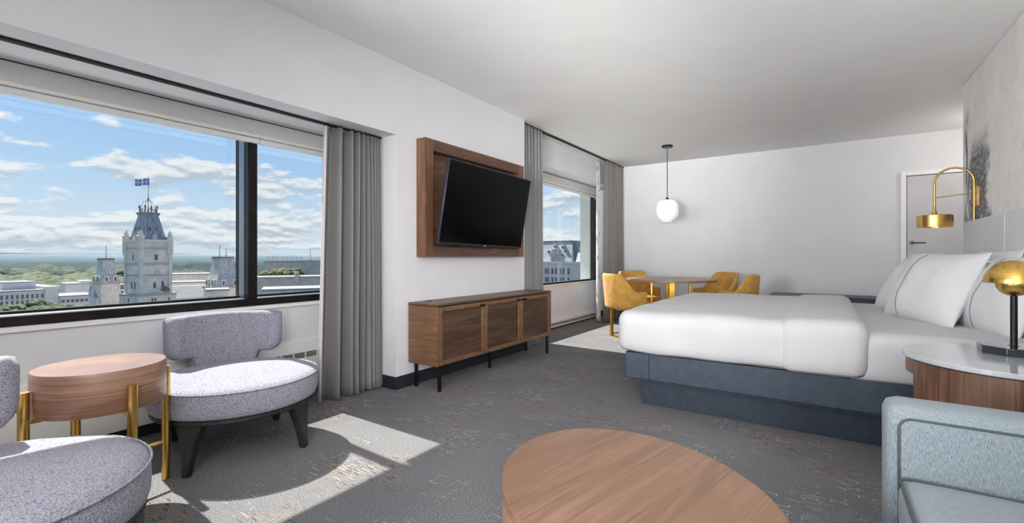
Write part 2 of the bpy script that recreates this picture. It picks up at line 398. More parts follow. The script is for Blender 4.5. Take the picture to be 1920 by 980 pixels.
def tube(bm, pts, r, n=12, cap=True):
    pts = [Vector(p) for p in pts]
    rs = r if isinstance(r, (list, tuple)) else [r] * len(pts)
    rings = []; up = None
    for i, p in enumerate(pts):
        d = (pts[min(i + 1, len(pts) - 1)] - pts[max(i - 1, 0)]).normalized()
        if up is None:
            up = Vector((0, 0, 1)) if abs(d.z) < 0.9 else Vector((1, 0, 0))
        s = d.cross(up).normalized(); up = s.cross(d).normalized()
        rings.append([p + (s * math.cos(2 * PI * k / n) + up * math.sin(2 * PI * k / n)) * rs[i] for k in range(n)])
    return loft(bm, rings, cap)

def rbox(bm, c, size, r, div=(12, 12, 6), fn=None, open_bottom=False):
    """rounded cushion-like box: subdivided box pushed onto a rounded one; fn(p)->p for extra shape"""
    a = Vector(size) / 2
    cache = {}
    def vert(i, j, k):
        key = (i, j, k)
        if key in cache: return cache[key]
        p = Vector((-a.x + 2 * a.x * i / div[0], -a.y + 2 * a.y * j / div[1], -a.z + 2 * a.z * k / div[2]))
        rr = [min(r, a.x * .999), min(r, a.y * .999), min(r, a.z * .999)]
        q = Vector((max(-(a.x - rr[0]), min(a.x - rr[0], p.x)), max(-(a.y - rr[1]), min(a.y - rr[1], p.y)), max(-(a.z - rr[2]), min(a.z - rr[2], p.z))))
        d = p - q
        if d.length > 1e-9:
            m_ = max(abs(d.x) / rr[0], abs(d.y) / rr[1], abs(d.z) / rr[2])
            d2 = Vector((d.x / rr[0], d.y / rr[1], d.z / rr[2])).normalized() * m_
            d = Vector((d2.x * rr[0], d2.y * rr[1], d2.z * rr[2]))
        p = q + d
        if fn: p = fn(p)
        v = bm.verts.new(p + Vector(c)); cache[key] = v
        return v
    nx, ny, nz = div
    for i in range(nx):
        for j in range(ny):
            if not open_bottom: bm.faces.new((vert(i, j, 0), vert(i, j + 1, 0), vert(i + 1, j + 1, 0), vert(i + 1, j, 0)))
            bm.faces.new((vert(i, j, nz), vert(i + 1, j, nz), vert(i + 1, j + 1, nz), vert(i, j + 1, nz)))
    for i in range(nx):
        for k in range(nz):
            bm.faces.new((vert(i, 0, k), vert(i + 1, 0, k), vert(i + 1, 0, k + 1), vert(i, 0, k + 1)))
            bm.faces.new((vert(i, ny, k), vert(i, ny, k + 1), vert(i + 1, ny, k + 1), vert(i + 1, ny, k)))
    for j in range(ny):
        for k in range(nz):
            bm.faces.new((vert(0, j, k), vert(0, j, k + 1), vert(0, j + 1, k + 1), vert(0, j + 1, k)))
            bm.faces.new((vert(nx, j, k), vert(nx, j + 1, k), vert(nx, j + 1, k + 1), vert(nx, j, k + 1)))
    return bm

def struct(name, bm, mat, parent=None, **kw):
    o = obj(name, bm, mat, parent, **kw)
    if parent is None: o['kind'] = 'structure'
    return o

# ================================================================ ROOM
XW = -2.80      # face of the pier between the windows
XR = 1.04       # headboard wall
YF = 7.62       # far wall
YB = -2.6       # wall behind the camera
ZC = 2.593
XG = -3.30      # inside face under the windows
Y1 = 2.48; Y2 = 4.36       # pier
ZH1 = 2.015; ZS1 = 0.705   # window 1 bulkhead underside / sill
ZH2 = 2.24; ZS2 = 0.645
XB2 = -3.02
W1A, W1B = -1.9, 2.40      # window 1 opening
W2A, W2B = 4.75, 7.46

bm = BM(); bx(bm, -3.6, 2.6, YB - .2, YF + .2, -0.12, 0.0); struct('floor', bm, 'carpet')
bm = BM(); bx(bm, -3.6, 2.6, YB - .2, YF + .2, ZC, ZC + 0.15); struct('ceiling', bm, 'ceil')
bm = BM(); bx(bm, -3.6, 2.6, YF, YF + .15, 0, ZC); struct('wall_far', bm, 'wall')
bm = BM(); bx(bm, -3.6, 2.6, YB - .15, YB, 0, ZC); struct('wall_back', bm, 'wall')
bm = BM(); bx(bm, XR, XR + .13, YB, 5.75, 0, ZC); struct('wall_right', bm, 'wall')
bm = BM(); bx(bm, 2.45, 2.6, 5.0, YF, 0, ZC); bx(bm, XR + .13, 2.45, 5.0, 5.15, 0, ZC); struct('wall_hall', bm, 'wall')
bm = BM()
bx(bm, -3.60, XW, Y1, Y2, 0, ZC)                        # pier
bx(bm, -3.31, XW, YB, Y1, ZH1, ZC)                      # bulkhead over window 1
bx(bm, -3.60, -3.335, YB, Y1, 2.25, ZC)
bx(bm, -3.60, XG, YB, Y1, 0, ZS1)                       # wall under window 1
bx(bm, -3.60, XG, YB, W1A, ZS1, 2.25)
bx(bm, -3.60, XG - .02, W1B, Y1, ZS1, 2.25)
bx(bm, -3.26, XB2, Y2, YF, ZH2, ZC)                     # bulkhead over window 2
bx(bm, -3.60, -3.285, Y2, YF, 2.50, ZC)
bx(bm, -3.60, XG, Y2, YF, 0, ZS2)
bx(bm, -3.60, XG - .01, Y2, W2A, ZS2, 2.50)
bx(bm, -3.38, XG, W2B, YF, ZS2, 2.50)
struct('wall_left', bm, 'wall')
bm = BM(); bx(bm, -3.61, -3.38, W2B + .005, W2B + .5, -1, 3.0); bx(bm, -3.95, -3.60, 2.75, 4.5, -1, 3.0)
bx(bm, -3.7, -3.60, -3.2, 9, 2.6, 3.2); bx(bm, -4.05, -3.60, -3.2, Y2, -1.2, 0.66); bx(bm, -4.05, -3.60, Y2, 9, -1.2, 0.56)  # low ledges widened out of view to bounce sunlight indoors
struct('wall_facade', bm, 'concrete')
bm = BM(); bx(bm, -4.10, -3.60, -3.2, Y2, 0.66, 0.69); bx(bm, -4.10, -3.60, Y2, 9, 0.56, 0.59); struct('bounce_ledge', bm, 'trimw')  # unseen white ledge tops added to reflect sun up into the window heads
# soft narrow recess edge where the pier returns into window bay is part of wall_left; baseboards
bm = BM()
bx(bm, XW, XW + .014, Y1 - .004, Y2 + .004, 0, .10); bx(bm, -3.28, XW + .014, Y1 - .014, Y1, 0, .10); bx(bm, -3.28, XW + .014, Y2, Y2 + .014, 0, .10)
bx(bm, XG, XG + .012, YB, Y1, 0, .075)
bx(bm, XG, XG + .012, Y2, YF, 0, .10)
struct('baseboard_left', bm, 'base', bevel=.003)
bm = BM(); bx(bm, -3.28, .75, YF - .014, YF, 0, .10); bx(bm, 1.9, 2.45, YF - .014, YF, 0, .10); struct('baseboard_far', bm, 'base', bevel=.003)
bm = BM(); bx(bm, XR - .014, XR, YB, 5.75, 0, .10); struct('baseboard_right', bm, 'base', bevel=.003)

# mural wallcovering on the headboard wall
bm = BM(); bx(bm, XR - .006, XR + .0, 0.2, 5.72, 1.0, ZC - .004)
tag(obj('wall_mural', bm, 'mural'), 'pale marbled wall mural with a dark spattered streak above the headboard', 'mural')

# ---- window 1
w = bpy.data.objects.new('window_1', None); COL.objects.link(w); w.location = (-3.38, 0.25, ZS1); w['kind'] = 'structure'
S = w.location.copy()
def P(name, b_, mat, parent=None, sh=None, **kw): return obj(name, b_, mat, parent or w, shift=S if sh is None else sh, **kw)
bm = BM()
bx(bm, -3.345, XG, W1A, W1B, .708, .756)                       # dark front of the bottom rail
bx(bm, -3.47, -3.43, W1A, W1B, .70, .772); bx(bm, -3.47, -3.345, W1B - .05, W1B, .72, 2.25); bx(bm, -3.47, -3.345, W1A, W1A + .05, .72, 2.25)
bx(bm, -3.47, -3.40, W1A, W1B, 2.20, 2.25)
P('frame', bm, 'bronze', bevel=.004)
bm = BM(); bx(bm, -3.43, -3.345, W1A + .05, W1B - .05, .70, .757); P('sunlit_sill', bm, 'alu')  # light metal puts the sun's glare on the bronze sill into the colour
for my in (1.63, -0.30):
    bm = BM(); bx(bm, -3.365, -3.335, my - .032, my + .032, .757, 2.2); bx(bm, -3.336, XG - .003, my - .032, my + .032, .757, 1.842); m_ = P('mullion', bm, 'bronze', bevel=.004)
    bm = BM(); bx(bm, -3.44, -3.366, my - .031, my + .025, .757, 2.2); obj('mullion_web', bm, 'slate_metal', m_, shift=S)
    bm = BM(); bx(bm, -3.475, -3.441, my - .034, my + .034, .757, 2.2); obj('gasket', bm, 'black', m_, shift=S)
for a, c in ((W1A + .05, -.334), (-.266, 1.596), (1.664, W1B - .05)):
    bm = BM(); bx(bm, -3.462, -3.454, a, c, .772, 2.20); P('pane', bm, 'glass')

# ---- window 2
w = bpy.data.objects.new('window_2', None); COL.objects.link(w); w.location = (-3.35, 6.1, ZS2); w['kind'] = 'structure'
S = w.location.copy()
bm = BM()
bx(bm, -3.37, XG, W2A, W2B, .648, .672); bx(bm, -3.375, -3.30, W2B - .085, W2B - .001, .66, 2.05); bx(bm, -3.375, -3.30, W2A, W2A + .08, .66, 2.05); bx(bm, -3.375, -3.34, W2A, W2B, 2.45, 2.5)
bx(bm, -3.375, -3.34, W2A, W2A + .08, 2.05, 2.45); bx(bm, -3.375, -3.34, W2B - .085, W2B - .001, 2.05, 2.45)
P('frame', bm, 'bronze', bevel=.004)
bm = BM(); bx(bm, XG, XG + .006, W2B - .06, W2B - .045, 1.02, 1.05); P('window_catch', bm, 'alu')
bm = BM(); bx(bm, -3.356, -3.348, W2A + .08, W2B - .085, .672, 2.45); P('pane', bm, 'glass')
bm = BM(); bx(bm, XG, XG + .02, Y2 + .02, YF - .02, .625, .645); struct('trim_1', bm, 'trimw', bevel=.003)
bm = BM(); bx(bm, XG, XG + .02, YB, Y1 - .02, .678, .703); struct('trim_2', bm, 'trimw', bevel=.003)

# ---- roller blinds
def blind(y0, y1, xf, ztop, zb, label, cord=False):
    t = thing('roller_blind', label, 'blind', (xf, (y0 + y1) / 2, zb), group='white roller blinds in the window heads')
    s = t.location
    bm = BM(); bx(bm, xf - .004, xf, y0, y1, zb + .065, ztop - .006); obj('fascia', bm, 'blind', t, shift=s)
    bm = BM(); bx(bm, xf - .02, xf + .022, y0, y1, zb + .040, zb + .062); obj('top_rail', bm, 'trimw', t, shift=s, bevel=.004)
    bm = BM(); bx(bm, xf - .018, xf + .010, y0 + .004, y1 - .004, zb, zb + .037); obj('bottom_bar', bm, 'trimw', t, shift=s, bevel=.006)
    if cord:
        bm = BM(); tube(bm, [(xf + .012, y1 - .03, ztop - .01), (xf + .012, y1 - .03, zb + .06)], .0015, 6); obj('pull_cord', bm, 'trimw', t, shift=s)
blind(-1.85, 1.675, -3.31, ZH1, 1.845, 'long white roller blind above the large pane facing the tower', True)
blind(1.679, 2.44, -3.31, ZH1, 1.845, 'short white roller blind above the narrow pane behind the near curtain')
blind(4.45, 7.44, -3.262, ZH2, 2.06, 'white roller blind above the far window by the dining table')
bm = BM(); bx(bm, -3.318, -3.306, YB, Y1, ZH1 - .004, ZH1 + .004); struct('trim_3', bm, 'dark')
bm = BM(); bx(bm, -3.268, -3.256, Y2, YF, ZH2 - .004, ZH2 + .004); struct('trim_4', bm, 'dark')

# ---- curtain tracks
bm = BM(); bx(bm, -3.005, -2.965, YB, Y1 - .005, ZH1 - .012, ZH1)
tag(obj('curtain_track', bm, 'dark', bevel=.002), 'dark curtain track under the bulkhead of the large window', 'curtain track')
bm = BM(); bx(bm, -2.895, -2.855, Y2 + .005, YF - .01, ZC - .016, ZC)
tag(obj('curtain_track', bm, 'dark', bevel=.002), 'dark curtain track on the ceiling before the far window', 'curtain track')

# ---- convector covers
def heater(y0, y1, z0, z1, zv, label, zgrille=None):
    t = thing('heater_cover', label, 'heater', (XG, (y0 + y1) / 2, 0)); s = t.location
    bm = BM()
    bx(bm, XG, XG + .045, y0, y1, z0, z1)
    obj('casing', bm, 'trimw', t, shift=s, bevel=.004)
    def row(name, mat, x, za, zb_, pitch=.095, gap=.012, bars=4):
        bm = BM(); y = y0 + .03
        while y < y1 - pitch:
            for k in range(bars):
                a = za + (zb_ - za) * k / bars
                bx(bm, x, x + .0025, y, y + pitch - gap, a, a + (zb_ - za) / bars * .62)
            y += pitch
        o = obj(name, bm, mat, t, shift=s); o['kind'] = 'stuff'
    row('vent_slots', 'dark', XG + .0445, zv, zv + .042)
    if zgrille: row('upper_vent_slots', 'blind', XG - .0005, zgrille, zgrille + .03)
heater(-2.4, 2.44, .075, .415, .29, 'white convector heater cover with dark vents under the large window', .43)
heater(4.42, 7.40, .02, .13, .045, 'low white convector heater cover under the far window')

# ---- door in far wall, seen past the headboard wall
d = bpy.data.objects.new('door_1', None); COL.objects.link(d); d.location = (1.33, YF, 0); d['kind'] = 'structure'; S = d.location.copy()
bm = BM(); bx(bm, .80, .855, YF - .03, YF, 0, 2.125); bx(bm, 1.80, 1.855, YF - .03, YF, 0, 2.125); bx(bm, .855, 1.80, YF - .03, YF, 2.07, 2.125)
obj('door_frame', bm, 'trimw', d, shift=S, bevel=.004)
bm = BM(); bx(bm, .862, 1.793, YF - .022, YF - .004, .01, 2.062); obj('door_leaf', bm, 'door', d, shift=S, bevel=.003)
bm = BM(); bx(bm, .855, 1.80, YF - .004, YF - .001, 0, 2.07); obj('door_gap', bm, 'dark', d, shift=S)
bm = BM(); tube(bm, [(.905, YF - .022, 1.225), (.905, YF - .035, 1.225)], .026, 20); tube(bm, [(.905, YF - .03, 1.225), (.905, YF - .075, 1.225)], .010, 12); tube(bm, [(.895, YF - .075, 1.225), (1.03, YF - .075, 1.222)], [.011, .009], 12)
obj('door_handle', bm, 'steel', d, shift=S, smooth=40)

# ================================================================ CURTAINS
def curtain(name, label, xc, ys, amps, z0, z1, flare=0.0, mat='curtain', thick=.004, seed=0, group=None, hem=True, skew=0.0):
    """ys: fold boundary positions (y at each crest/trough alternately), amps: depth per point"""
    rnd = random.Random(seed)
    y0 = ys[0]
    t = thing(name, label, 'curtain', (xc, sum(ys) / len(ys), z0), group=group); s = t.location
    npts = 7; nz = 26
    prof = []
    for i in range(len(ys) - 1):
        for k in range(npts):
            u = k / npts; uu = u
            prof.append((ys[i] + (ys[i + 1] - ys[i]) * uu, i, u))
    prof.append((ys[-1], len(ys) - 2, 1.0))
    ph = [rnd.uniform(-1, 1) for _ in ys]
    rows = []
    for j in range(nz + 1):
        v = j / nz; z = z0 + (z1 - z0) * v
        drop = 1 - v
        row = []
        for (y, i, u) in prof:
            sgn = 1 if i % 2 == 0 else -1
            sh = 0.5 - 0.5 * math.cos(PI * u)
            d0 = amps[i] * sgn; d1 = amps[min(i + 1, len(amps) - 1)] * -sgn
            x = d0 + (d1 - d0) * sh
            x *= 0.75 + 0.5 * drop ** 0.8
            wob = (ph[i] * (1 - u) + ph[min(i + 1, len(ph) - 1)] * u)
            yy = y + wob * .018 * drop + flare * drop * (y - ys[-1]) / (ys[0] - ys[-1] + 1e-9) + skew * drop
            x += .012 * wob * math.sin(v * 5 + i) * drop
            row.append((xc + x, yy, z))
        rows.append(row)
    bm = BM(); loft(bm, rows, cap=False, closed=False)
    obj('curtain_cloth', bm, mat, t, shift=s, smooth=180, solid=thick)
    if hem:
        bm = BM()
        for (x, y, z) in rows[-1][::npts]: bx(bm, x - .004, x + .004, y - .004, y + .004, z1 - .002, z1 + .012)
        o = obj('glider', bm, 'black', t, shift=s); o['kind'] = 'stuff'
    return t
ys = [1.975, 2.055, 2.085, 2.155, 2.185, 2.225, 2.245, 2.275, 2.295, 2.318, 2.335, 2.355, 2.37, 2.386, 2.40, 2.414, 2.428, 2.442, 2.456]
am = [.02, .055, .06, .065, .06, .06, .065, .055, .06, .065, .055, .06, .055, .06, .055, .06, .05, .05, .04]
t = curtain('window_curtain', 'grey floor-length curtain hanging at the far end of the large window', -2.985, ys, am, .015, ZH1 - .015, flare=-.05, seed=3, group='grey window curtains')
bm = BM(); rings = []
for j in range(13):
    z = .02 + (ZH1 - .05) * j / 12
    rings.append([(-2.985 + .028 + .018 * math.cos(2 * PI * k / 10), 1.965 - .05 * (1 - j / 12) + .008 * math.sin(2 * PI * k / 10), z) for k in range(10)])
loft(bm, rings); obj('turned_edge', bm, 'lining', t, shift=t.location, smooth=180)
ys = [4.385 + .036 * i + (.006 if i % 3 else -.006) for i in range(14)]
curtain('window_curtain', 'grey curtain gathered between the television and the far window', -2.87, ys, [.045] * 14, .015, ZC - .018, flare=0, seed=5, group='grey window curtains')
ys = [6.86 + .04 * i + (.008 if i % 3 else -.008) for i in range(18)]
curtain('window_curtain', 'grey curtain gathered in the corner beside the dining chairs', -2.875, ys, [.05] * 18, .015, ZC - .018, flare=0, seed=9, group='grey window curtains')
ys = [6.80 + .018 * i for i in range(7)]
curtain('curtain_lining', 'crumpled pale curtain lining hanging behind the corner curtain', -3.0, ys, [.016] * 7, .02, ZC - .02, mat='sheer', seed=11, hem=False)

# ================================================================ TELEVISION WALL
# walnut frame box
t = thing('wall_frame', 'walnut picture-frame surround fixed on the pier wall around the television', 'wall frame', (XW, 3.445, 1.05)); S = t.location
fx0, fx1, fa, fb, fz0, fz1, fw_ = XW, -2.70, 2.70, 4.19, 1.05, 2.03, .095
bm = BM(); bx(bm, fx0, fx1, fa + fw_, fb - fw_, fz1 - fw_, fz1); obj('top_board', bm, 'tvwood', t, shift=S, bevel=.002)
bm = BM(); bx(bm, fx0, fx1, fa + fw_, fb - fw_, fz0, fz0 + .08); obj('bottom_board', bm, 'tvwood', t, shift=S, bevel=.002)
bm = BM(); bx(bm, fx0, fx1, fa, fa + fw_, fz0, fz1); obj('side_board', bm, 'tvwoodZ', t, shift=S, bevel=.002)
bm = BM(); bx(bm, fx0, fx1, fb - fw_, fb, fz0, fz1); obj('side_board', bm, 'tvwoodZ', t, shift=S, bevel=.002)
bm = BM(); bx(bm, fx0, fx0 + .02, fa + fw_, fb - fw_, fz0 + .08, fz1 - fw_); obj('back_panel', bm, 'tvwood', t, shift=S)
# television
t = thing('television', 'black flat television tilted forward on its bracket inside the walnut frame', 'television', (-2.558, 3.392, 1.493))
t.rotation_mode = 'QUATERNION'
Rm = Matrix.Rotation(-.0148, 3, Vector((0, 0, 1))) @ Matrix.Rotation(.170, 3, Vector((0, 1, 0))) @ Matrix.Rotation(-.016, 3, Vector((1, 0, 0)))
t.rotation_quaternion = Rm.to_quaternion()
TW, TH = 1.22, .706
bm = BM(); bx(bm, -.032, -.002, -TW / 2, TW / 2, -TH / 2, TH / 2); bx(bm, -.05, -.03, -.4, .4, -.26, .12); obj('housing', bm, 'bezel', t, bevel=.004)
bm = BM(); bx(bm, -.003, .0, -TW / 2 + .009, TW / 2 - .009, -TH / 2 + .018, TH / 2 - .009); obj('screen', bm, 'screen', t)
bm = BM(); bx(bm, -.003, .0015, -TW / 2 + .004, TW / 2 - .004, -TH / 2, -TH / 2 + .016); obj('lower_bezel', bm, 'bezel', t, bevel=.002)
bm = BM(); bx(bm, .0, .004, -.012, .016, -TH / 2 - .004, -TH / 2 + .012); obj('maker_badge', bm, 'alu', t, bevel=.002)
bm = BM(); tube(bm, [(-.05, .1, -.05), (-.16, .06, -.10)], .02, 10); bx(bm, -.18, -.15, -.03, .15, -.2, .05); obj('bracket', bm, 'black', t)

# ================================================================ CREDENZA
t = thing('credenza', 'long walnut three-door credenza on thin black legs under the television', 'cabinet', (-2.63, 3.485, 0)); S = t.location
cx0, cx1, ca, cb, cz0, cz1 = -2.785, -2.462, 2.593, 4.378, .197, .682
bm = BM(); bx(bm, cx0, cx1, ca, cb, cz1 - .016, cz1); obj('top', bm, 'walnut', t, shift=S, bevel=.0025)
bm = BM(); bx(bm, cx0, cx1 - .004, ca + .003, ca + .022, cz0, cz1 - .020); obj('side_panel', bm, 'walnutX', t, shift=S, bevel=.002)
bm = BM(); bx(bm, cx0, cx1 - .004, cb - .022, cb - .003, cz0, cz1 - .020); obj('side_panel', bm, 'walnutX', t, shift=S, bevel=.002)
bm = BM(); bx(bm, cx0, cx1 - .012, ca + .022, cb - .022, cz0, cz0 + .02); bx(bm, cx0, cx1 - .024, ca + .022, cb - .022, cz0 + .02, cz1 - .016); obj('carcass', bm, 'dark', t, shift=S)  # carcass coloured near black so the gaps between doors look shaded
bm = BM(); lathe(bm, [(.030, cz1), (.030, cz1 + .003), (.024, cz1 + .004)], -2.70, 2.74, 24); obj('cable_grommet', bm, 'black', t, shift=S)
dw = (cb - ca - .05) / 3
for k in range(3):
    a = ca + .025 + k * dw + .003; c = a + dw - .006; za, zb = cz0 + .004, cz1 - .026
    bm = BM(); xf0, xf1 = cx1 - .022, cx1 - .001; r_ = .034
    bx(bm, xf0, xf1, a, a + r_, za, zb); bx(bm, xf0, xf1, c - r_, c, za, zb); bx(bm, xf0, xf1, a + r_, c - r_, za, za + r_); bx(bm, xf0, xf1, a + r_, c - r_, zb - r_, zb)
    dr = obj('door', bm, 'walnutX', t, shift=S, bevel=.002)
    bm = BM(); bx(bm, xf0, xf1 - .016, a + r_, c - r_, za + r_, zb - r_); obj('door_panel', bm, 'walnutD', dr, shift=S)
    ky = c - .045 if k < 2 else a + .045
    bm = BM(); bx(bm, xf1, xf1 + .022, ky - .030, ky + .030, zb - .034, zb - .018); bx(bm, xf1, xf1 + .012, ky - .007, ky + .007, zb - .036, zb - .012); obj('knob', bm, 'black', dr, shift=S, bevel=.002)
for (lx, ly) in ((-2.475, 2.63), (-2.74, 2.64), (-2.62, 3.47), (-2.49, 4.33), (-2.76, 4.33)):
    bm = BM(); bx(bm, lx - .011, lx + .011, ly - .011, ly + .011, 0, cz0); obj('leg', bm, 'black', t, shift=S, bevel=.001)

# ================================================================ SLIPPER CHAIRS
def slipper_chair():
    t = thing('slipper_chair', 'x', 'chair')
    Rs = .408
    prof = [(Rs - .045, .262), (Rs - .02, .263), (Rs - .006, .27), (Rs, .29), (Rs + .002, .33), (Rs, .37), (Rs - .004, .388), (Rs - .016, .398), (Rs - .05, .406), (Rs - .14, .413), (Rs - .26, .418), (.02, .42)]
    bm = BM(); lathe(bm, prof, n=72); obj('seat', bm, 'boucle', t, smooth=60)
    bm = BM(); pts = [((Rs + .001) * math.cos(2 * PI * i / 72), (Rs + .001) * math.sin(2 * PI * i / 72), .390) for i in range(73)]
    tube(bm, pts, .0045, 6, cap=False); obj('piping', bm, 'boucle', t.children[0], smooth=180)
    bm = BM(); lathe(bm, [(.30, .235), (Rs - .015, .238), (Rs - .01, .245), (Rs - .012, .262), (.30, .263)], n=64); obj('base_ring', bm, 'blackwood', t, smooth=40)
    for a in (43, -43, 137, -137):
        bm = BM(); rings = []
        for k in range(7):
            v = k / 6; z = .245 * (1 - v)
            rr = Rs - .055 + (.035 * v)
            hw = .050 * (1 - v) ** 1.8 + .017; ht = .030 - .014 * v
            ca_, sa_ = math.cos(R(a)), math.sin(R(a))
            ring = []
            for (p, q) in ((-1, -1), (1, -1), (1, 1), (-1, 1)):
                rx = rr + p * ht; ty = q * hw
                ring.append((rx * ca_ - ty * sa_, rx * sa_ + ty * ca_, z))
            rings.append(ring)
        loft(bm, rings); obj('leg', bm, 'blackwood', t, bevel=.005)
    # curved back: closed sections swept round the arc
    rings = []; n = 40; half = 43.0; Rb = .435
    for k in range(n + 1):
        s = -1 + 2 * k / n
        ang = R(180 + s * half)
        e = abs(s)
        # end rounding factor
        er = math.sqrt(max(0.0, 1 - max(0, (e - .90) / .10) ** 2))
        zt = .700 - .03 * (1 - er) - .006 * s * s
        st = min(1, max(0, (e - .50) / .09)); st = st * st * (3 - 2 * st)
        zb = .33 + (.442 - .33) * st + .05 * max(0, (e - .80) / .20) ** 2.0
        zb += .03 * (1 - er)
        tk = .050 * (.35 + .65 * er)
        zc = (zt + zb) / 2; hz = (zt - zb) / 2
        if e > .995: tk *= .5; hz *= .93
        tilt = .10
        ring = []
        m_ = 28
        for q in range(m_):
            th = 2 * PI * q / m_
            cs, sn = math.cos(th), math.sin(th)
            ex = .30
            u = math.copysign(abs(cs) ** ex, cs); vv = math.copysign(abs(sn) ** (.55 if abs(cs) > .5 else .55), sn)
            u = math.copysign(abs(cs) ** .5, cs); vv = math.copysign(abs(sn) ** .28, sn)
            z = zc + hz * vv
            r_ = Rb + tk * u + tilt * (z - .45) * .35
            ring.append((r_ * math.cos(ang), r_ * math.sin(ang), z))
        rings.append(ring)
    bm = BM(); loft(bm, rings); bk = obj('backrest', bm, 'boucle', t, smooth=50)
    for sgn in (-1, 1):
        bm = BM(); ang = R(180 + sgn * half * .80); pts = []
        for k in range(9):
            z = .50 + .185 * k / 8; r_ = Rb - .0515 + .035 * (z - .45)
            pts.append((r_ * math.cos(ang), r_ * math.sin(ang), z))
        tube(bm, pts, .003, 6); obj('seam', bm, 'boucle', bk, smooth=180)
    return t
c1 = slipper_chair(); c1.location = (-2.72, 1.264, 0); c1.rotation_euler[2] = R(-15)
tag(c1, 'grey boucle slipper chair between the side table and the near curtain', 'chair', 'grey slipper chairs by the window')
c2 = copy_tree(c1); c2.location = (-1.985, .20, 0); c2.rotation_euler[2] = R(21)
tag(c2, 'grey boucle slipper chair nearest the camera, cut off by the picture edge', 'chair', 'grey slipper chairs by the window')

# ================================================================ SIDE TABLE
t = thing('side_table', 'round walnut drum side table on four brass tube legs between the slipper chairs', 'table', (-2.541, .632, 0))
bm = BM(); lathe(bm, [(.20, .425), (.216, .426), (.219, .430), (.219, .590), (.216, .595), (.05, .5955)], n=72); obj('drum', bm, 'sidewood', t, smooth=40)
for a in (8, 98, 188, 278):
    cx, cy = .241 * math.cos(R(a)), .241 * math.sin(R(a))
    bm = BM(); tube(bm, [(cx, cy, 0), (cx, cy, .535)], .0175, 20); lg = obj('leg', bm, 'brass', t, smooth=40)
    bm = BM(); bx(bm, .12, .235, -.012, .012, .412, .424, Matrix.Rotation(R(a), 4, 'Z')); obj('bracket', bm, 'brass', lg)
bm = BM()
for a in (8, 98): 
    cx, cy = .24 * math.cos(R(a)), .24 * math.sin(R(a)); tube(bm, [(cx, cy, .178), (-cx, -cy, .178)], .009, 12)
obj('cross_stretcher', bm, 'brass', t, smooth=60)

# ================================================================ COFFEE TABLE
t = thing('coffee_table', 'low oval walnut drum coffee table in front of the bed and sofa', 'table', (-.457, 1.263, 0), R(-12))
RC = Matrix.Rotation(R(152), 3, 'Z')
def rot152(bm_):
    bmesh.ops.rotate(bm_, verts=bm_.verts, matrix=RC); return bm_
bm = BM(); lathe(bm, [(.30, .372), (1.0, .372), (1.0, .398), (.996, .4), (.05, .4)], n=96, sx=.445, sy=.357); obj('top', rot152(bm), 'coffee', t, smooth=30)
bm = BM(); lathe(bm, [(.9, .03), (.994, .03), (.994, .371), (.9, .371)], n=96, sx=.445, sy=.357); obj('drum', rot152(bm), 'rimwood', t, smooth=30)
bm = BM(); lathe(bm, [(.84, 0), (.85, .03)], n=64, sx=.445, sy=.357); obj('plinth', rot152(bm), 'black', t, smooth=30)

# ================================================================ BED
bed = thing('platform_bed', 'navy upholstered bed base on a recessed plinth', 'bed', (-.1, 4.1, 0)); S = bed.location
BY0, BY1 = 3.12, 5.12
bm = BM(); bx(bm, -1.16, .97, BY0, BY0 + .03, .205, .385); bx(bm, -1.16, -1.13, BY0 + .03, BY1 - .03, .205, .385); bx(bm, -1.16, .97, BY1 - .03, BY1, .205, .385)
fr = obj('side_rails', bm, 'navy', bed, shift=S, bevel=.006)
bm = BM(); bx(bm, -.994, -.990, BY0 - .0012, BY0 + .01, .21, .38); obj('rail_seam', bm, 'black', fr, shift=S)
bm = BM(); bx(bm, -1.13, .97, BY0 + .03, BY1 - .03, .19, .355); obj('deck', bm, 'navy2', bed, shift=S)
bm = BM(); bx(bm, -1.085, .93, BY0 + .13, BY1 - .13, 0, .205); obj('plinth', bm, 'navy2', bed, shift=S, bevel=.003)

def wrk(amp, sc, seed):
    def f(p):
        q = Vector((p.x * sc, p.y * sc, p.z * sc * .6 + seed))
        return p + Vector((noise.noise(q), noise.noise(q + Vector((7, 3, 1))), noise.noise(q + Vector((2, 9, 5))))) * amp
    return f
bm = BM(); rbox(bm, (-.09, 4.12, .49), (2.10, 1.94, .26), .05, (24, 20, 5))
tag(obj('mattress', bm, 'linen', smooth=180), 'white mattress on the navy bed base', 'mattress')
# sheet at the head end
def sheetfn(p):
    p = wrk(.006, 2.5, 3)(p)
    return p
bm = BM(); rbox(bm, (.52, 4.12, .50), (.90, 2.02, .275), .065, (20, 40, 8), sheetfn, open_bottom=True)
tag(obj('bed_sheet', bm, 'linen', smooth=180, solid=.003), 'smooth white top sheet at the pillow end of the bed', 'bed sheet')
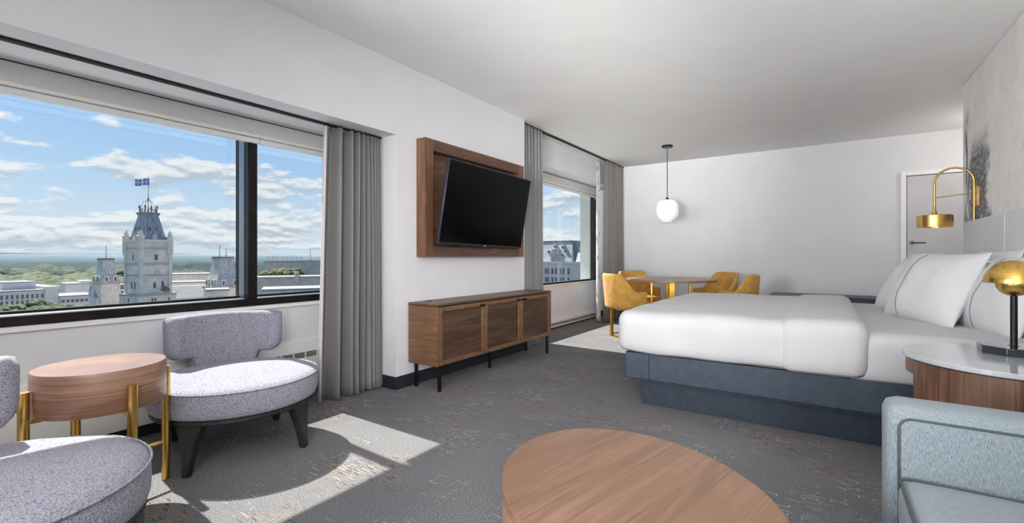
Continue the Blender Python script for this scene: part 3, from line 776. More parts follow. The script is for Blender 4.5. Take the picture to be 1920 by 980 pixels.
# duvet
def duvfn(p):
    d = max(0, 1 - (p.y / 1.05) ** 2) * max(0, 1 - ((p.x) / .72) ** 2)
    if p.z > 0: p.z += .018 * d
    low = max(0, -p.z + .05)
    p = wrk(.011, 3.2, 11)(p)
    p.y += .018 * math.sin(p.x * 9 + 1) * low * 2 * (1 if p.y < 0 else -1)
    p.x += .02 * math.sin(p.y * 8) * low * 2
    if p.z < -.10: p.z += .014 * noise.noise(Vector((p.x * 2.6, p.y * 2.6, 2)))
    return p
dv = thing('duvet', 'thick white duvet covering the foot half of the bed', 'duvet', (-.5, 4.12, .4)); S = dv.location
bm = BM(); rbox(bm, (-.52, 4.12, .523), (1.40, 2.08, .305), .085, (40, 56, 9), duvfn, open_bottom=True)
obj('cover', bm, 'linen', dv, shift=S, smooth=180, solid=.003)
bm = BM(); rbox(bm, (-.015, 4.12, .535), (.43, 2.11, .325), .08, (18, 56, 9), wrk(.009, 3.5, 23), open_bottom=True)
obj('folded_edge', bm, 'linen', dv, shift=S, smooth=180, solid=.003)

# ---- pillows
def pillow(label, loc, w_, h_, tk, yaw, lean, roll=0, seam=None, seed=0, puff=1.0):
    t = thing('pillow', label, 'pillow', loc, group='white pillows on the bed')
    t.rotation_euler = (Matrix.Rotation(yaw, 3, 'Z') @ Matrix.Rotation(lean, 3, 'Y') @ Matrix.Rotation(roll, 3, 'X')).to_euler()
    n = 30
    def pt(u, v, sgn):
        # outline pulled in between pointed corners
        e = 1 - .085 * (1 - v * v) ** 1.0; f_ = 1 - .075 * (1 - u * u)
        y = u * w_ / 2 * (1 - .05 * (1 - abs(v) ** 3) * 1.0); z = v * h_ / 2 * (1 - .05 * (1 - abs(u) ** 3))
        th = max(0, (1 - abs(u) ** 2.6)) ** .62 * max(0, (1 - abs(v) ** 2.6)) ** .62
        x = sgn * tk / 2 * th
        q = Vector((y * 5, z * 5, seed + sgn))
        x += .010 * noise.noise(q) * th + .006 * noise.noise(q * 2.7) * th
        z += .012 * noise.noise(Vector((u * 2.5, seed, 3)))
        return Vector((x, y, z))
    bm = BM()
    F_ = {}; B_ = {}
    for i in range(n + 1):
        for j in range(n + 1):
            u = -1 + 2 * i / n; v = -1 + 2 * j / n
            # denser near the border
            u = math.sin(u * PI / 2); v = math.sin(v * PI / 2)
            p = pt(u, v, -1); F_[i, j] = bm.verts.new(p)
            if i in (0, n) or j in (0, n): B_[i, j] = F_[i, j]
            else: B_[i, j] = bm.verts.new(pt(u, v, 1))
    for i in range(n):
        for j in range(n):
            bm.faces.new((F_[i, j], F_[i + 1, j], F_[i + 1, j + 1], F_[i, j + 1]))
            bm.faces.new((B_[i, j], B_[i, j + 1], B_[i + 1, j + 1], B_[i + 1, j]))
    obj('pillowcase', bm, 'pillow', t, smooth=180)
    if seam is not None:
        bm = BM(); tube(bm, [pt(seam, -.93 + 1.86 * k / 24, -1) - Vector((.0035, 0, 0)) for k in range(25)], .0017, 5); obj('hem_stitching', bm, 'stitch', t)
    return t
pillow('white pillow propped at the far back, beside the headboard edge', (.60, 4.95, .85), .62, .50, .20, R(10), R(22), seed=1)
pillow('white pillow leaning in front of the farthest pillow', (.52, 4.50, .83), .62, .48, .20, R(16), R(28), seed=2)
pillow('white pillow standing foremost on the bed, with a stitched hem line', (.57, 3.99, .845), .66, .50, .21, R(24), R(24), seam=.34, seed=3)
pillow('white pillow behind, its peak showing between the two hemmed pillows', (.85, 4.08, .86), .66, .48, .15, R(4), R(14), seed=4)
pillow('white pillow nearest the gold dome lamp, with a stitched hem line', (.81, 3.68, .83), .66, .48, .19, R(12), R(19), seam=.02, seed=5)

# ---- headboard
t = thing('headboard', 'long pale grey upholstered headboard panel with a navy lower band behind the bed', 'headboard', (1.0, 3.9, .3)); S = t.location
yy = [2.1, 3.25, 4.35, 5.44]
for a, c in zip(yy, yy[1:]):
    bm = BM(); bx(bm, .985, 1.033, a + .0015, c - .0015, 1.022, 1.345); obj('panel', bm, 'headb', t, shift=S, bevel=.010, seg=3)
    bm = BM(); bx(bm, .985, 1.033, a + .0015, c - .0015, .815, 1.014); obj('panel', bm, 'headb', t, shift=S, bevel=.006, seg=3)
    bm = BM(); bx(bm, .985, 1.025, a + .0015, c - .0015, .12, .805); obj('lower_panel', bm, 'navy', t, shift=S, bevel=.006)
bm = BM(); bx(bm, 1.0, 1.025, 2.12, 5.42, .14, 1.32); obj('backing', bm, 'black', t, shift=S)

# ---- brass sconce (gooseneck) beyond the bed
def sconce():
    t = thing('wall_sconce', 'brass gooseneck sconce with a shallow drum shade rising behind the headboard', 'lamp', (.89, 5.2, 1.3)); S = t.location
    y = 5.2; x0, x1 = .765, 1.018; r_ = (x1 - x0) / 2; xc = (x0 + x1) / 2; zc = 1.665
    pts = [(x1 - .012, y, 1.30), (x1 - .012, y, 1.5)]
    r2 = (x1 - .012 - x0) / 2; xc = x0 + r2
    for k in range(17):
        a = PI * k / 16; pts.append((xc + r2 * math.cos(a), y, zc + r2 * math.sin(a)))
    pts += [(x0, y, 1.55), (x0, y, 1.47)]
    bm = BM(); tube(bm, pts, .0085, 12); obj('arm', bm, 'brass', t, shift=S, smooth=60)
    bm = BM(); tube(bm, [(x0, y, 1.545), (x1 - .012, y, 1.57)], .0045, 8); obj('tie_bar', bm, 'brass', t, shift=S, smooth=60)
    bm = BM(); lathe(bm, [(.009, 1.48), (.011, 1.44), (.02, 1.405), (.022, 1.398)], x0, y, 24); obj('neck_cone', bm, 'brass', t, shift=S, smooth=60)
    bm = BM(); lathe(bm, [(.02, 1.398), (.114, 1.397), (.118, 1.393), (.118, 1.300), (.114, 1.300), (.112, 1.39), (.02, 1.392)], x0, y, 56, cap=False); obj('drum_shade', bm, 'brass', t, shift=S, smooth=35)
    bm = BM(); lathe(bm, [(.02, 1.315), (.108, 1.315), (.108, 1.318), (.02, 1.318)], x0, y, 40); obj('diffuser', bm, 'opal', t, shift=S)
    bm = BM(); bx(bm, 1.018, 1.034, y - .03, y + .03, 1.46, 1.62); obj('back_plate', bm, 'brass', t, shift=S, bevel=.003)
sconce()

# ---- nightstand
def nightstand():
    t = thing('nightstand', 'x', 'nightstand')
    Rn = .35
    def D(r, x1, z, n=40):
        pts = [(r * -math.cos(R(-90 + 180 * k / n)) , r * math.sin(R(-90 + 180 * k / n)), z) for k in range(n + 1)]
        return pts + [(x1, r, z), (x1, -r, z)]
    bm = BM(); loft(bm, [D(Rn - .003, .38, .612), D(Rn, .38, .615), D(Rn, .38, .629), D(Rn - .003, .38, .632)]); obj('stone_top', bm, 'marble', t, smooth=40)
    bm = BM(); loft(bm, [D(Rn - .012, .37, .545), D(Rn - .012, .37, .607)]); obj('apron', bm, 'walnutZ', t, smooth=40)
    bm = BM(); loft(bm, [D(Rn - .02, .36, .607), D(Rn - .02, .36, .612)]); obj('shadow_gap', bm, 'black', t)
    # curved drawer front from the left post round to the wall
    def arc(a0, a1, r0, r1, z0, z1, name, mat, n=24):
        bm = BM(); rings = []
        for k in range(n + 1):
            a = R(a0 + (a1 - a0) * k / n)
            c_, s_ = math.cos(a), math.sin(a)
            rings.append([(-r0 * c_, r0 * s_, z0), (-r1 * c_, r1 * s_, z0), (-r1 * c_, r1 * s_, z1), (-r0 * c_, r0 * s_, z1)])
        loft(bm, rings); return obj(name, bm, mat, t, smooth=40)
    arc(-90, -22, .30, Rn - .011, .06, .545, 'drawer_front', 'walnutZ')
    arc(-21, 30, .27, Rn - .045, .06, .545, 'post', 'walnutZ')
    arc(30.5, 90, .30, Rn - .011, .06, .545, 'side_panel', 'walnutZ')
    bm = BM(); bx(bm, 0, .37, -Rn + .012, -Rn + .035, .06, .545); obj('side_panel', bm, 'walnutZ', t)
    bm = BM(); bx(bm, 0, .37, Rn - .035, Rn - .012, .06, .545); obj('side_panel', bm, 'walnutZ', t)
    bm = BM(); loft(bm, [D(Rn - .06, .36, 0), D(Rn - .06, .36, .06)]); obj('plinth', bm, 'black', t)
    return t
ns1 = nightstand(); ns1.location = (.64, 2.70, 0)
tag(ns1, 'rounded walnut nightstand with a pale stone top beside the sofa', 'nightstand', 'nightstands beside the bed')
ns2 = copy_tree(ns1); ns2.location = (.79, 5.56, 0); ns2.scale = (.62, .8, 1)
tag(ns2, 'walnut nightstand hidden behind the farthest pillows', 'nightstand', 'nightstands beside the bed')

# ---- gold dome lamp
def dome_lamp():
    t = thing('table_lamp', 'x', 'lamp')
    bm = BM(); lathe(bm, [(.108, 0), (.110, .002), (.110, .032), (.108, .034)], n=8, a0=R(22.5), sx=1.05, sy=1.0); obj('base', bm, 'stonebase', t, bevel=.0015)
    bm = BM(); lathe(bm, [(.02, .028), (.02, .034), (.0115, .036), (.0115, .26)], n=24); obj('stem', bm, 'black', t, smooth=40)
    pr = [(.0955 * math.cos(R(a)), .305 + .098 * math.sin(R(a))) for a in range(0, 91, 6)]
    bm = BM(); lathe(bm, pr[:-1] + [(.004, .403)], n=64); obj('dome', bm, 'brass', t, smooth=60)
    pr = [(.0575 * math.cos(R(a)), .303 + .055 * math.sin(R(a))) for a in range(-84, 1, 6)]
    bm = BM(); lathe(bm, pr, n=64); obj('lower_bowl', bm, 'brass', t, smooth=60)
    bm = BM()
    for k in range(8):
        bx(bm, .012, .034, -.0018, .0018, .4015, .4035, Matrix.Rotation(R(45 * k), 4, 'Z') @ Matrix.Translation((0, 0, 0)) @ Matrix.Rotation(R(7), 4, 'Y'))
    tag(obj('top_slots', bm, 'alu', t), kind='stuff')
    return t
l1 = dome_lamp(); l1.location = (.674, 2.85, .632); tag(l1, 'gold mushroom-dome table lamp on a black stone base on the near nightstand', 'lamp', 'gold dome lamps')
l2 = copy_tree(l1); l2.location = (.70, 5.58, .632); tag(l2, 'gold dome lamp whose tip shows above the farthest pillows', 'lamp', 'gold dome lamps')

# ================================================================ SOFA
def sofa():
    t = thing('sofa', 'blue-grey woven sofa with a straight square arm in the near right corner', 'sofa', (.6, .6, 0)); S = t.location
    bm = BM(); rbox(bm, (.585, 1.80, .345), (.875, .145, .55), .035, (24, 6, 16)); arm = obj('armrest', bm, 'sofa', t, shift=S, smooth=180)
    # welt line on the inner face of the arm
    x0, x1, z0, z1, r_ = .178, 1.0, .12, .585, .03
    pts = [(x0, 1.7265, z0), (x0, 1.7265, z1 - r_)] + [(x0 + r_ - r_ * math.cos(R(a)), 1.7265, z1 - r_ + r_ * math.sin(R(a))) for a in range(15, 91, 15)] + [(x1, 1.7265, z1)]
    bm = BM(); tube(bm, pts, .0035, 6); obj('piping', bm, 'piping', arm, shift=S, smooth=180)
    bm = BM(); rbox(bm, (.585, -.42, .345), (.875, .145, .55), .035, (16, 6, 12)); obj('armrest', bm, 'sofa', t, shift=S, smooth=180)
    def crown(p):
        if p.z > 0: p.z += .022 * max(0, 1 - (p.y / .52) ** 2) * max(0, 1 - (p.x / .36) ** 4)
        return p
    for yc in (1.195, .165):
        bm = BM(); rbox(bm, (.52, yc, .345), (.70, 1.015 if yc > 1 else 1.02, .17), .04, (20, 28, 6), crown); cu = obj('seat_cushion', bm, 'sofa_flat', t, shift=S, smooth=180)
        hy = .5; hx = .345
        pts = []
        for (sx_, sy_, a0) in ((-1, 1, 90), (-1, -1, 180)):
            for a in range(0, 91, 15):
                an = R(a0 + a); pts.append((.52 + sx_ * (hx - .03) + .03 * math.cos(an), yc + sy_ * (hy - .03) + .03 * math.sin(an), .424))
        pts = [(.85, yc + hy, .424)] + pts + [(.85, yc - hy, .424)]
        bm = BM(); tube(bm, pts, .004, 6); obj('piping', bm, 'piping', cu, shift=S, smooth=180)
        bm = BM(); rbox(bm, (.87, yc, .58), (.16, 1.0, .36), .06, (6, 20, 10)); obj('back_cushion', bm, 'sofa', t, shift=S, smooth=180)
    bm = BM(); bx(bm, .17, .98, -.34, 1.726, .10, .258); obj('seat_frame', bm, 'sofa', t, shift=S, bevel=.01)
    bm = BM(); bx(bm, .955, 1.02, -.34, 1.726, .1, .60); obj('back_frame', bm, 'sofa', t, shift=S, bevel=.01)
    for x in (.22, .95):
        for y in (-.42, 1.80):
            bm = BM(); bx(bm, x - .02, x + .02, y - .02, y + .02, 0, .075); obj('leg', bm, 'blackwood', t, shift=S)
sofa()

# ================================================================ DINING CORNER
TC = Vector((-1.75, 6.43, 0))
t = thing('dining_table', 'round walnut dining table on gold legs in the far corner', 'table', TC)
bm = BM(); lathe(bm, [(.3, .722), (.585, .722), (.592, .73), (.592, .748), (.59, .75), (.05, .75)], n=80); obj('top', bm, 'dinewood', t, smooth=30)
for a in (20, 110, 200, 290):
    bm = BM(); bx(bm, .235, .26, -.035, .035, .012, .722, Matrix.Rotation(R(a), 4, 'Z')); obj('leg', bm, 'goldleg', t, bevel=.003)
bm = BM(); lathe(bm, [(.27, 0), (.275, .002), (.275, .010), (.27, .012)], n=48); obj('foot_plate', bm, 'goldleg', t, smooth=40)

def barrel_chair():
    t = thing('dining_chair', 'x', 'chair')
    bm = BM(); rings = []; n = 36
    # wrap shell, from left arm front round the back to the right arm front
    path = []
    for k in range(n + 1):
        s = -1 + 2 * k / n; e = abs(s)
        if e < .62:
            a = R(180 + (s / .62) * 78); p = Vector((-.02 + .255 * math.cos(a), .255 * math.sin(a), 0)); nrm = Vector((math.cos(a), math.sin(a), 0))
        else:
            f_ = (e - .62) / .38; sg = 1 if s > 0 else -1
            a = R(180 + sg * 78); p0 = Vector((-.02 + .255 * math.cos(a), .255 * math.sin(a), 0))
            p = p0 + Vector((.20 * f_, -sg * .01 * f_, 0)); nrm = Vector((.2 * (1 - f_) * math.cos(a), -sg * 1.0, 0)).normalized()
            nrm = Vector((math.cos(a) * (1 - f_), math.sin(a), 0)).normalized()
        h = .83 - .225 * (max(0, (e - .33) / .37) if e < .70 else 1) ** 1.0 if e > .33 else .83
        if e > .33:
            q = min(1, (e - .33) / .40); q = q * q * (3 - 2 * q); h = .83 - .235 * q
        path.append((p, nrm, h, e))
    for p, nrm, h, e in path:
        zb = .385; zt = h; tk = .026 if e < .985 else .016
        zc, hz = (zb + zt) / 2, (zt - zb) / 2; ring = []
        for q in range(20):
            th = 2 * PI * q / 20; u = math.copysign(abs(math.cos(th)) ** .6, math.cos(th)); v = math.copysign(abs(math.sin(th)) ** .25, math.sin(th))
            z = zc + hz * v; lean = .09 * max(0, (z - .45)) * (1 if e < .5 else max(0, 1 - (e - .5) * 3))
            ring.append(p + nrm * (tk * u + lean) + Vector((0, 0, z)))
        rings.append(ring)
    loft(bm, rings); obj('backrest', bm, 'gold_fabric', t, smooth=60)
    bm = BM(); rbox(bm, (.02, 0, .425), (.44, .44, .10), .05, (14, 14, 6)); obj('seat', bm, 'gold_fabric', t, smooth=180)
    bm = BM(); bx(bm, -.21, .18, -.17, .17, .36, .385); obj('seat_frame', bm, 'gold_fabric', t, bevel=.01)
    bm = BM(); bx(bm, -.245, -.215, -.02, .02, .012, .375); obj('post', bm, 'goldleg', t, bevel=.002)
    bm = BM(); r0, r1 = .195, .235; rg = []
    for k in range(25):
        a = R(180 - 100 + 200 * k / 24); c_, s_ = math.cos(a), math.sin(a)
        rg.append([(r0 * c_, r0 * s_, 0), (r1 * c_, r1 * s_, 0), (r1 * c_, r1 * s_, .012), (r0 * c_, r0 * s_, .012)])
    loft(bm, rg); obj('c_shaped_foot', bm, 'goldleg', t, smooth=40)
    return t
dc = barrel_chair()
spots = [(230, .66, 'mustard barrel dining chair nearest the corner curtain, seen from behind', 0),
         (146, .66, 'mustard barrel dining chair against the far wall, between curtain and pendant', 0),
         (48, .68, 'mustard barrel dining chair against the far wall, right of the pendant lamp', 0),
         (-8, .78, 'mustard barrel dining chair farthest right, its side edge towards the bed', 12)]
for i, (a, dist, lab, tw) in enumerate(spots):
    o = dc if i == 0 else copy_tree(dc)
    o.location = TC + Vector((math.cos(R(a)), math.sin(R(a)), 0)) * dist
    o.rotation_euler[2] = R(a + 180 + tw)
    tag(o, lab, 'chair', 'mustard chairs round the dining table')

# pendant
t = thing('pendant_lamp', 'white opal globe pendant on a thin dark rod over the dining table', 'lamp', (-1.808, 6.488, 1.53)); S = t.location
bm = BM(); lathe(bm, [(.072, ZC - .024), (.074, ZC - .022), (.074, ZC)], S.x, S.y, 40); obj('canopy', bm, 'black', t, shift=S, smooth=30)
bm = BM(); tube(bm, [(S.x, S.y, 1.85), (S.x, S.y, ZC - .02)], .007, 10); obj('rod', bm, 'steel', t, shift=S, smooth=60)
bm = BM(); lathe(bm, [(.022, 1.84), (.022, 1.862), (.009, 1.875)], S.x, S.y, 20); obj('cap', bm, 'black', t, shift=S, smooth=60)
pr = [(.055, 1.530), (.060, 1.532), (.064, 1.545), (.10, 1.560)]
for a in range(-58, 84, 8):
    pr.append((.153 * abs(math.cos(R(a))) ** .62, 1.697 + .148 * math.copysign(abs(math.sin(R(a))) ** .9, a)))
pr.append((.02, 1.846))
bm = BM(); lathe(bm, pr, S.x, S.y, 56); obj('globe', bm, 'opal', t, shift=S, smooth=60)

# bench beyond the bed
t = thing('bench', 'low dark navy upholstered bench standing beyond the bed near the far wall', 'bench', (-.02, 6.3, 0)); S = t.location
bm = BM(); rbox(bm, (-.02, 6.35, .545), (1.06, .50, .13), .035, (20, 10, 5)); obj('seat', bm, 'navy', t, shift=S, smooth=180)
bm = BM(); bx(bm, -.48, .44, 6.15, 6.55, .40, .485); obj('frame', bm, 'navy2', t, shift=S, bevel=.005)
for x in (-.44, .40):
    for y in (6.18, 6.52):
        bm = BM(); bx(bm, x - .02, x + .02, y - .02, y + .02, 0, .40); obj('leg', bm, 'black', t, shift=S)

# ================================================================ OUTSIDE
FW = Vector((-math.sin(YAW), math.cos(YAW), 0)); RT = Vector((math.cos(YAW), math.sin(YAW), 0))
def at(px, d, z=0.0):
    v = (FW + RT * ((px - 960) / F)) * d
    return Vector((v.x, v.y, z))
def zy(y, d): return EYE + (481 - y) * d / F
def yaw_at(px): return YAW + math.atan((960 - px) / F)
def mpp(px, d): return d / F * math.cos(math.atan((960 - px) / F))
GZ = -42.0

# land
bm = BM(); rows = []
for i, dist in enumerate([8, 30, 80, 200, 400, 700, 1100, 1700, 2600, 4000, 6000, 9000, 13000, 17000, 20000]):
    row = []
    for k in range(61):
        a = YAW + R(-30 + 90 * k / 60)
        z = GZ
        if dist > 1200: z = GZ + (dist / 20000) ** 1.0 * 150 + 9 * noise.noise(Vector((k * .35, dist / 2500, 1))) * min(1, dist / 9000)
        row.append((-math.sin(a) * dist, math.cos(a) * dist, z))
    rows.append(row)
loft(bm, rows, cap=False, closed=False)
m, n, bs, out = new_mat('far_land')
tc = n.add('ShaderNodeTexCoord')
nz = n.add('ShaderNodeTexNoise', Vector=tc.outputs['Object'], Scale=0.0012, Detail=8.0, Roughness=0.7)
nz2 = n.add('ShaderNodeTexNoise', Vector=tc.outputs['Object'], Scale=0.02, Detail=4.0, Roughness=0.7)
c = n.mix(n.step(nz.outputs[0], .4, .6), (.035, .055, .045), (.065, .08, .07))
c = n.mix(n.step(nz2.outputs[0], .60, .68), c, (.22, .22, .22))
n.set(bs, 'Base Color', c); n.set(bs, 'Roughness', 1.0); n.set(bs, 'Specular IOR Level', 0.0)
struct('terrain', bm, m, smooth=180)
# thin haze over the distant plain
bm = BM(); rows = []
for zz, zf in ((GZ - 10, GZ - 10), (-5, 100)):
    row = [(-math.sin(YAW + R(-30 + 90 * k / 12)) * 1500, math.cos(YAW + R(-30 + 90 * k / 12)) * 1500, zz) for k in range(13)]
    row += [(-math.sin(YAW + R(60 - 90 * k / 12)) * 21000, math.cos(YAW + R(60 - 90 * k / 12)) * 21000, zf) for k in range(13)]
    rows.append(row)
loft(bm, rows)
m = bpy.data.materials.new('distant_haze'); m.use_nodes = True; n = NT(m.node_tree); n.n.clear()
vs = n.add('ShaderNodeVolumeScatter', Color=(.50, .66, .82), Density=0.0002, Anisotropy=0.2)
o_ = n.add('ShaderNodeOutputMaterial', Volume=vs)
hz = tag(obj('haze', bm, m), kind='structure'); hz.display_type = 'WIRE'

class B:
    """building-local frame: x to the right seen from the window, y away, z world"""
    def __init__(s, name, label, cat, px, d, turn=0.0, group=None):
        s.d = d; s.px = px; s.k = mpp(px, d)
        s.t = thing(name, label, cat, at(px, d, GZ), yaw_at(px) + turn, group)
    def z(s, y): return zy(y, s.d) - GZ
    def part(s, name, bm, mat, parent=None, **kw): return obj(name, bm, mat, parent or s.t, **kw)

def frustum(bm, x0, x1, y0, y1, z0, X0, X1, Y0_, Y1_, z1):
    return loft(bm, [[(x0, y0, z0), (x1, y0, z0), (x1, y1, z0), (x0, y1, z0)], [(X0, Y0_, z1), (X1, Y0_, z1), (X1, Y1_, z1), (X0, Y1_, z1)]])

def windows(b, wall, face, coords, w_, h_, mat='darkglass', inset=.12, name='window'):
    """each window its own part: a frame box with a glass child; face=('f', y) front or ('s', x) side"""
    for (u, z) in coords:
        kind, v = face
        bm = BM(); g = BM()
        if kind == 'f':
            bx(bm, u - w_ / 2 - .1, u + w_ / 2 + .1, v - .12, v, z - h_ / 2 - .12, z - h_ / 2); bx(bm, u - w_ / 2 - .1, u + w_ / 2 + .1, v - .12, v, z + h_ / 2, z + h_ / 2 + .12)
            bx(g, u - w_ / 2, u + w_ / 2, v - .05, v, z - h_ / 2, z + h_ / 2)
        else:
            bx(bm, v - .12, v, u - w_ / 2 - .1, u + w_ / 2 + .1, z - h_ / 2 - .12, z - h_ / 2); bx(bm, v - .12, v, u - w_ / 2 - .1, u + w_ / 2 + .1, z + h_ / 2, z + h_ / 2 + .12)
            bx(g, v - .05, v, u - w_ / 2, u + w_ / 2, z - h_ / 2, z + h_ / 2)
        o = b.part(name, bm, 'stone2'); obj('pane', g, mat, o)

# --- main clock tower
D = 110
b = B('clock_tower', 'tall pale stone clock tower with a steep slate roof and iron crown outside', 'tower', 278, D, R(26))
H = 3.1; z = b.z
bm = BM(); bx(bm, -H, H, -H, H, 0, z(453)); b.part('shaft', bm, 'stone')
bm = BM(); bx(bm, -H - .9, H + .9, -H - .9, H + .9, 0, z(552)); b.part('lower_stage', bm, 'stone')
for yy_, o_, h_ in ((553, .95, .5), (516, .12, .25), (496, .28, .45), (467, .22, .35), (454, .35, .6)):
    bm = BM(); q = H + o_; bx(bm, -q, q, -q, q, z(yy_), z(yy_) + h_); b.part('string_course', bm, 'stone2' if yy_ != 454 else 'stone')
for sx_ in (-1, 1):
    for sy_ in (-1, 1):
        bm = BM(); cx, cy = sx_ * (H - .05), sy_ * (H - .05)
        lathe(bm, [(.62, z(478)), (.72, z(474)), (.72, z(446)), (.80, z(445)), (.80, z(443)), (.55, z(442)), (.45, z(438)), (.15, z(434)), (.05, z(431))], cx, cy, 10)
        b.part('pinnacle', bm, 'stone', smooth=50)
        bm = BM(); bx(bm, cx - .35, cx + .35, cy - .35, cy + .35, z(552), z(478)); b.part('corner_buttress', bm, 'stone')
hr = 2.75
bm = BM(); loft(bm, [[(sx_ * q, sy_ * q, zz) for sx_, sy_ in ((-1, -1), (1, -1), (1, 1), (-1, 1))] for q, zz in ((hr, z(454)), (2.35, z(440)), (1.85, z(420)), (1.45, z(405)), (1.6, z(403)), (1.6, z(401)))])
rf = b.part('mansard_roof', bm, 'slate')
for (x_, y_) in ((0, -1), (-1, 0), (0, 1), (1, 0)):
    bm = BM(); mt = Matrix.Rotation(math.atan2(y_, x_) + PI / 2, 4, 'Z')
    bx(bm, -.55, .55, -hr - .15, -1.6, z(454), z(443), mt); frustum_v = BM()
    frustum(bm, -.6, .6, -hr - .2, -1.6, z(443), -.05, .05, -hr - .1, -1.6, z(438))
    for v in list(bm.verts)[8:]: v.co = mt @ v.co
    dm = b.part('dormer', bm, 'zinc')
    for dx, yy_ in ((-.75, 430), (.75, 430)):
        g = BM(); bx(g, dx - .18, dx + .18, -2.35, -1.9, z(yy_ + 3), z(yy_ - 3), mt); obj('pane', g, 'darkglass', dm)
for k in range(12):
    a = -1.6 + 3.2 * (k % 4) / 3.2
    side = k // 3
for sgn in range(4):
    for u in (-1.15, -.4, .4, 1.15):
        bm = BM(); mt = Matrix.Rotation(PI / 2 * sgn, 4, 'Z')
        loft(bm, [[mt @ Vector((u * (2.75 / 1.5) * .98 - .07, -hr - .05, z(452))), mt @ Vector((u * (2.75 / 1.5) * .98 + .07, -hr - .05, z(452))), mt @ Vector((u * (2.75 / 1.5) * .98, -hr + .2, z(452)))],
                  [mt @ Vector((u - .05, -1.52, z(406))), mt @ Vector((u + .05, -1.52, z(406))), mt @ Vector((u, -1.3, z(406)))]])
        obj('roof_rib', bm, 'zinc', rf)
# crown cresting
bm = BM(); bx(bm, -1.75, 1.75, -1.75, 1.75, z(401), z(399)); cr = b.part('crown_platform', bm, 'iron')
bm = BM()
for k in range(16):
    a = 2 * PI * k / 16; x_, y_ = 1.6 * math.cos(a), 1.6 * math.sin(a)
    tube(bm, [(x_, y_, z(399)), (x_ * 1.03, y_ * 1.03, z(391))], .05, 5)
for zz in (z(397), z(393)):
    tube(bm, [(1.6 * math.cos(2 * PI * k / 24), 1.6 * math.sin(2 * PI * k / 24), zz) for k in range(25)], .045, 5, cap=False)
obj('crown_railing', bm, 'iron', cr)
for k in range(4):
    a = PI / 4 + PI / 2 * k; x_, y_ = 1.75 * math.cos(a), 1.75 * math.sin(a)
    bm = BM(); lathe(bm, [(.08, z(399)), (.08, z(391)), (.22, z(390)), (.26, z(388)), (.1, z(386)), (.02, z(383))], x_, y_, 8); obj('crown_finial', bm, 'iron', cr)
    bm = BM(); tube(bm, [(1.55 * math.cos(PI / 2 * k) * math.cos(f_), 1.55 * math.sin(PI / 2 * k) * math.cos(f_), z(396) + (z(375) - z(396)) * math.sin(f_)) for f_ in [i * PI / 2 / 8 for i in range(9)]], .06, 5)
    obj('crown_arch', bm, 'iron', cr)
bm = BM(); lathe(bm, [(.09, z(399)), (.08, z(376)), (.30, z(375)), (.12, z(372)), (.06, z(366)), (.04, z(330))], 0, 0, 8); b.part('flagpole', bm, 'iron')
for a in (-45, 0, 45):
    pass
windows(b, None, ('f', -H), [(.1, z(482))], .62, 1.25)
windows(b, None, ('f', -H), [(-.2, z(534)), (1.5, z(532))], .45, 1.2)
windows(b, None, ('s', -H), [(-.8, z(534)), (.6, z(534))], .45, 1.4)
windows(b, None, ('s', -H), [(0, z(482))], .5, 1.2)
windows(b, None, ('f', -H - .9), [(-1.1, z(561)), (-.5, z(561)), (2.4, z(561))], .34, .9)
windows(b, None, ('s', -H - .9), [(0, z(561))], .34, .9)
bm = BM(); tube(bm, [(.35, -H, z(511)), (.35, -H - .12, z(511))], .62, 28); ck = b.part('clock', bm, 'stone2', smooth=40)
bm = BM(); tube(bm, [(.35, -H - .12, z(511)), (.35, -H - .14, z(511))], .50, 28); obj('clock_face', bm, 'stone', ck, smooth=40)
bm = BM(); bx(bm, .32, .38, -H - .18, -H - .14, z(511), z(511) + .42); bx(bm, .35, .62, -H - .18, -H - .14, z(511) - .03, z(511) + .03); obj('clock_hands', bm, 'darkglass', ck)
bm = BM()
for (x_, zz, r_) in ((1.5, 541, .35), (1.9, 538, .30), (2.3, 541, .35), (1.9, 543, .35), (1.2, 543, .22), (2.7, 543, .25)):
    lathe(bm, [(r_ * .5, z(zz) - r_), (r_, z(zz)), (r_ * .5, z(zz) + r_)], x_, -H - .35, 8)
b.part('bronze_statues', bm, 'iron', smooth=60)
zf = b.t
# flag
fl = thing('flag', 'small blue and white flag flying from the pole above the tower crown', 'flag', at(280, D, zy(341, D)), yaw_at(280))
def flag_pt(u, v):   # u 0 at the pole to 1 at the fly (towards picture left); v 0..1 up
    L = 2.65
    return Vector((-u * L, .18 * math.sin(u * 7), (v - .5) * 1.55 - u * .38 + .12 * math.sin(u * 6.5)))
def flag_patch(bm, u0, u1, v0, v1, off, n=8):
    r1 = []; 
    for k in range(n + 1):
        u = u0 + (u1 - u0) * k / n
        a, c_ = flag_pt(u, v0), flag_pt(u, v1)
        r1.append([a + Vector((0, -off, 0)), c_ + Vector((0, -off, 0)), c_ + Vector((0, off, 0)), a + Vector((0, off, 0))])
    loft(bm, r1)
bm = BM(); flag_patch(bm, 0, 1, 0, 1, .02, 16); obj('cloth', bm, 'flagblue', fl)
bm = BM(); flag_patch(bm, 0, 1, .41, .59, .035, 16); flag_patch(bm, .42, .56, 0, 1, .036, 3); obj('white_cross', bm, 'flagwhite', fl)
for u in (.21, .78):
    for v in (.20, .80):
        bm = BM()
        flag_patch(bm, u - .025, u + .025, v - .14, v + .15, .034, 2); flag_patch(bm, u - .10, u + .10, v - .045, v + .01, .036, 2)
        flag_patch(bm, u - .10, u - .065, v - .01, v + .08, .037, 2); flag_patch(bm, u + .065, u + .10, v - .01, v + .08, .037, 2)
        obj('fleur_de_lis', bm, 'flagwhite', fl)

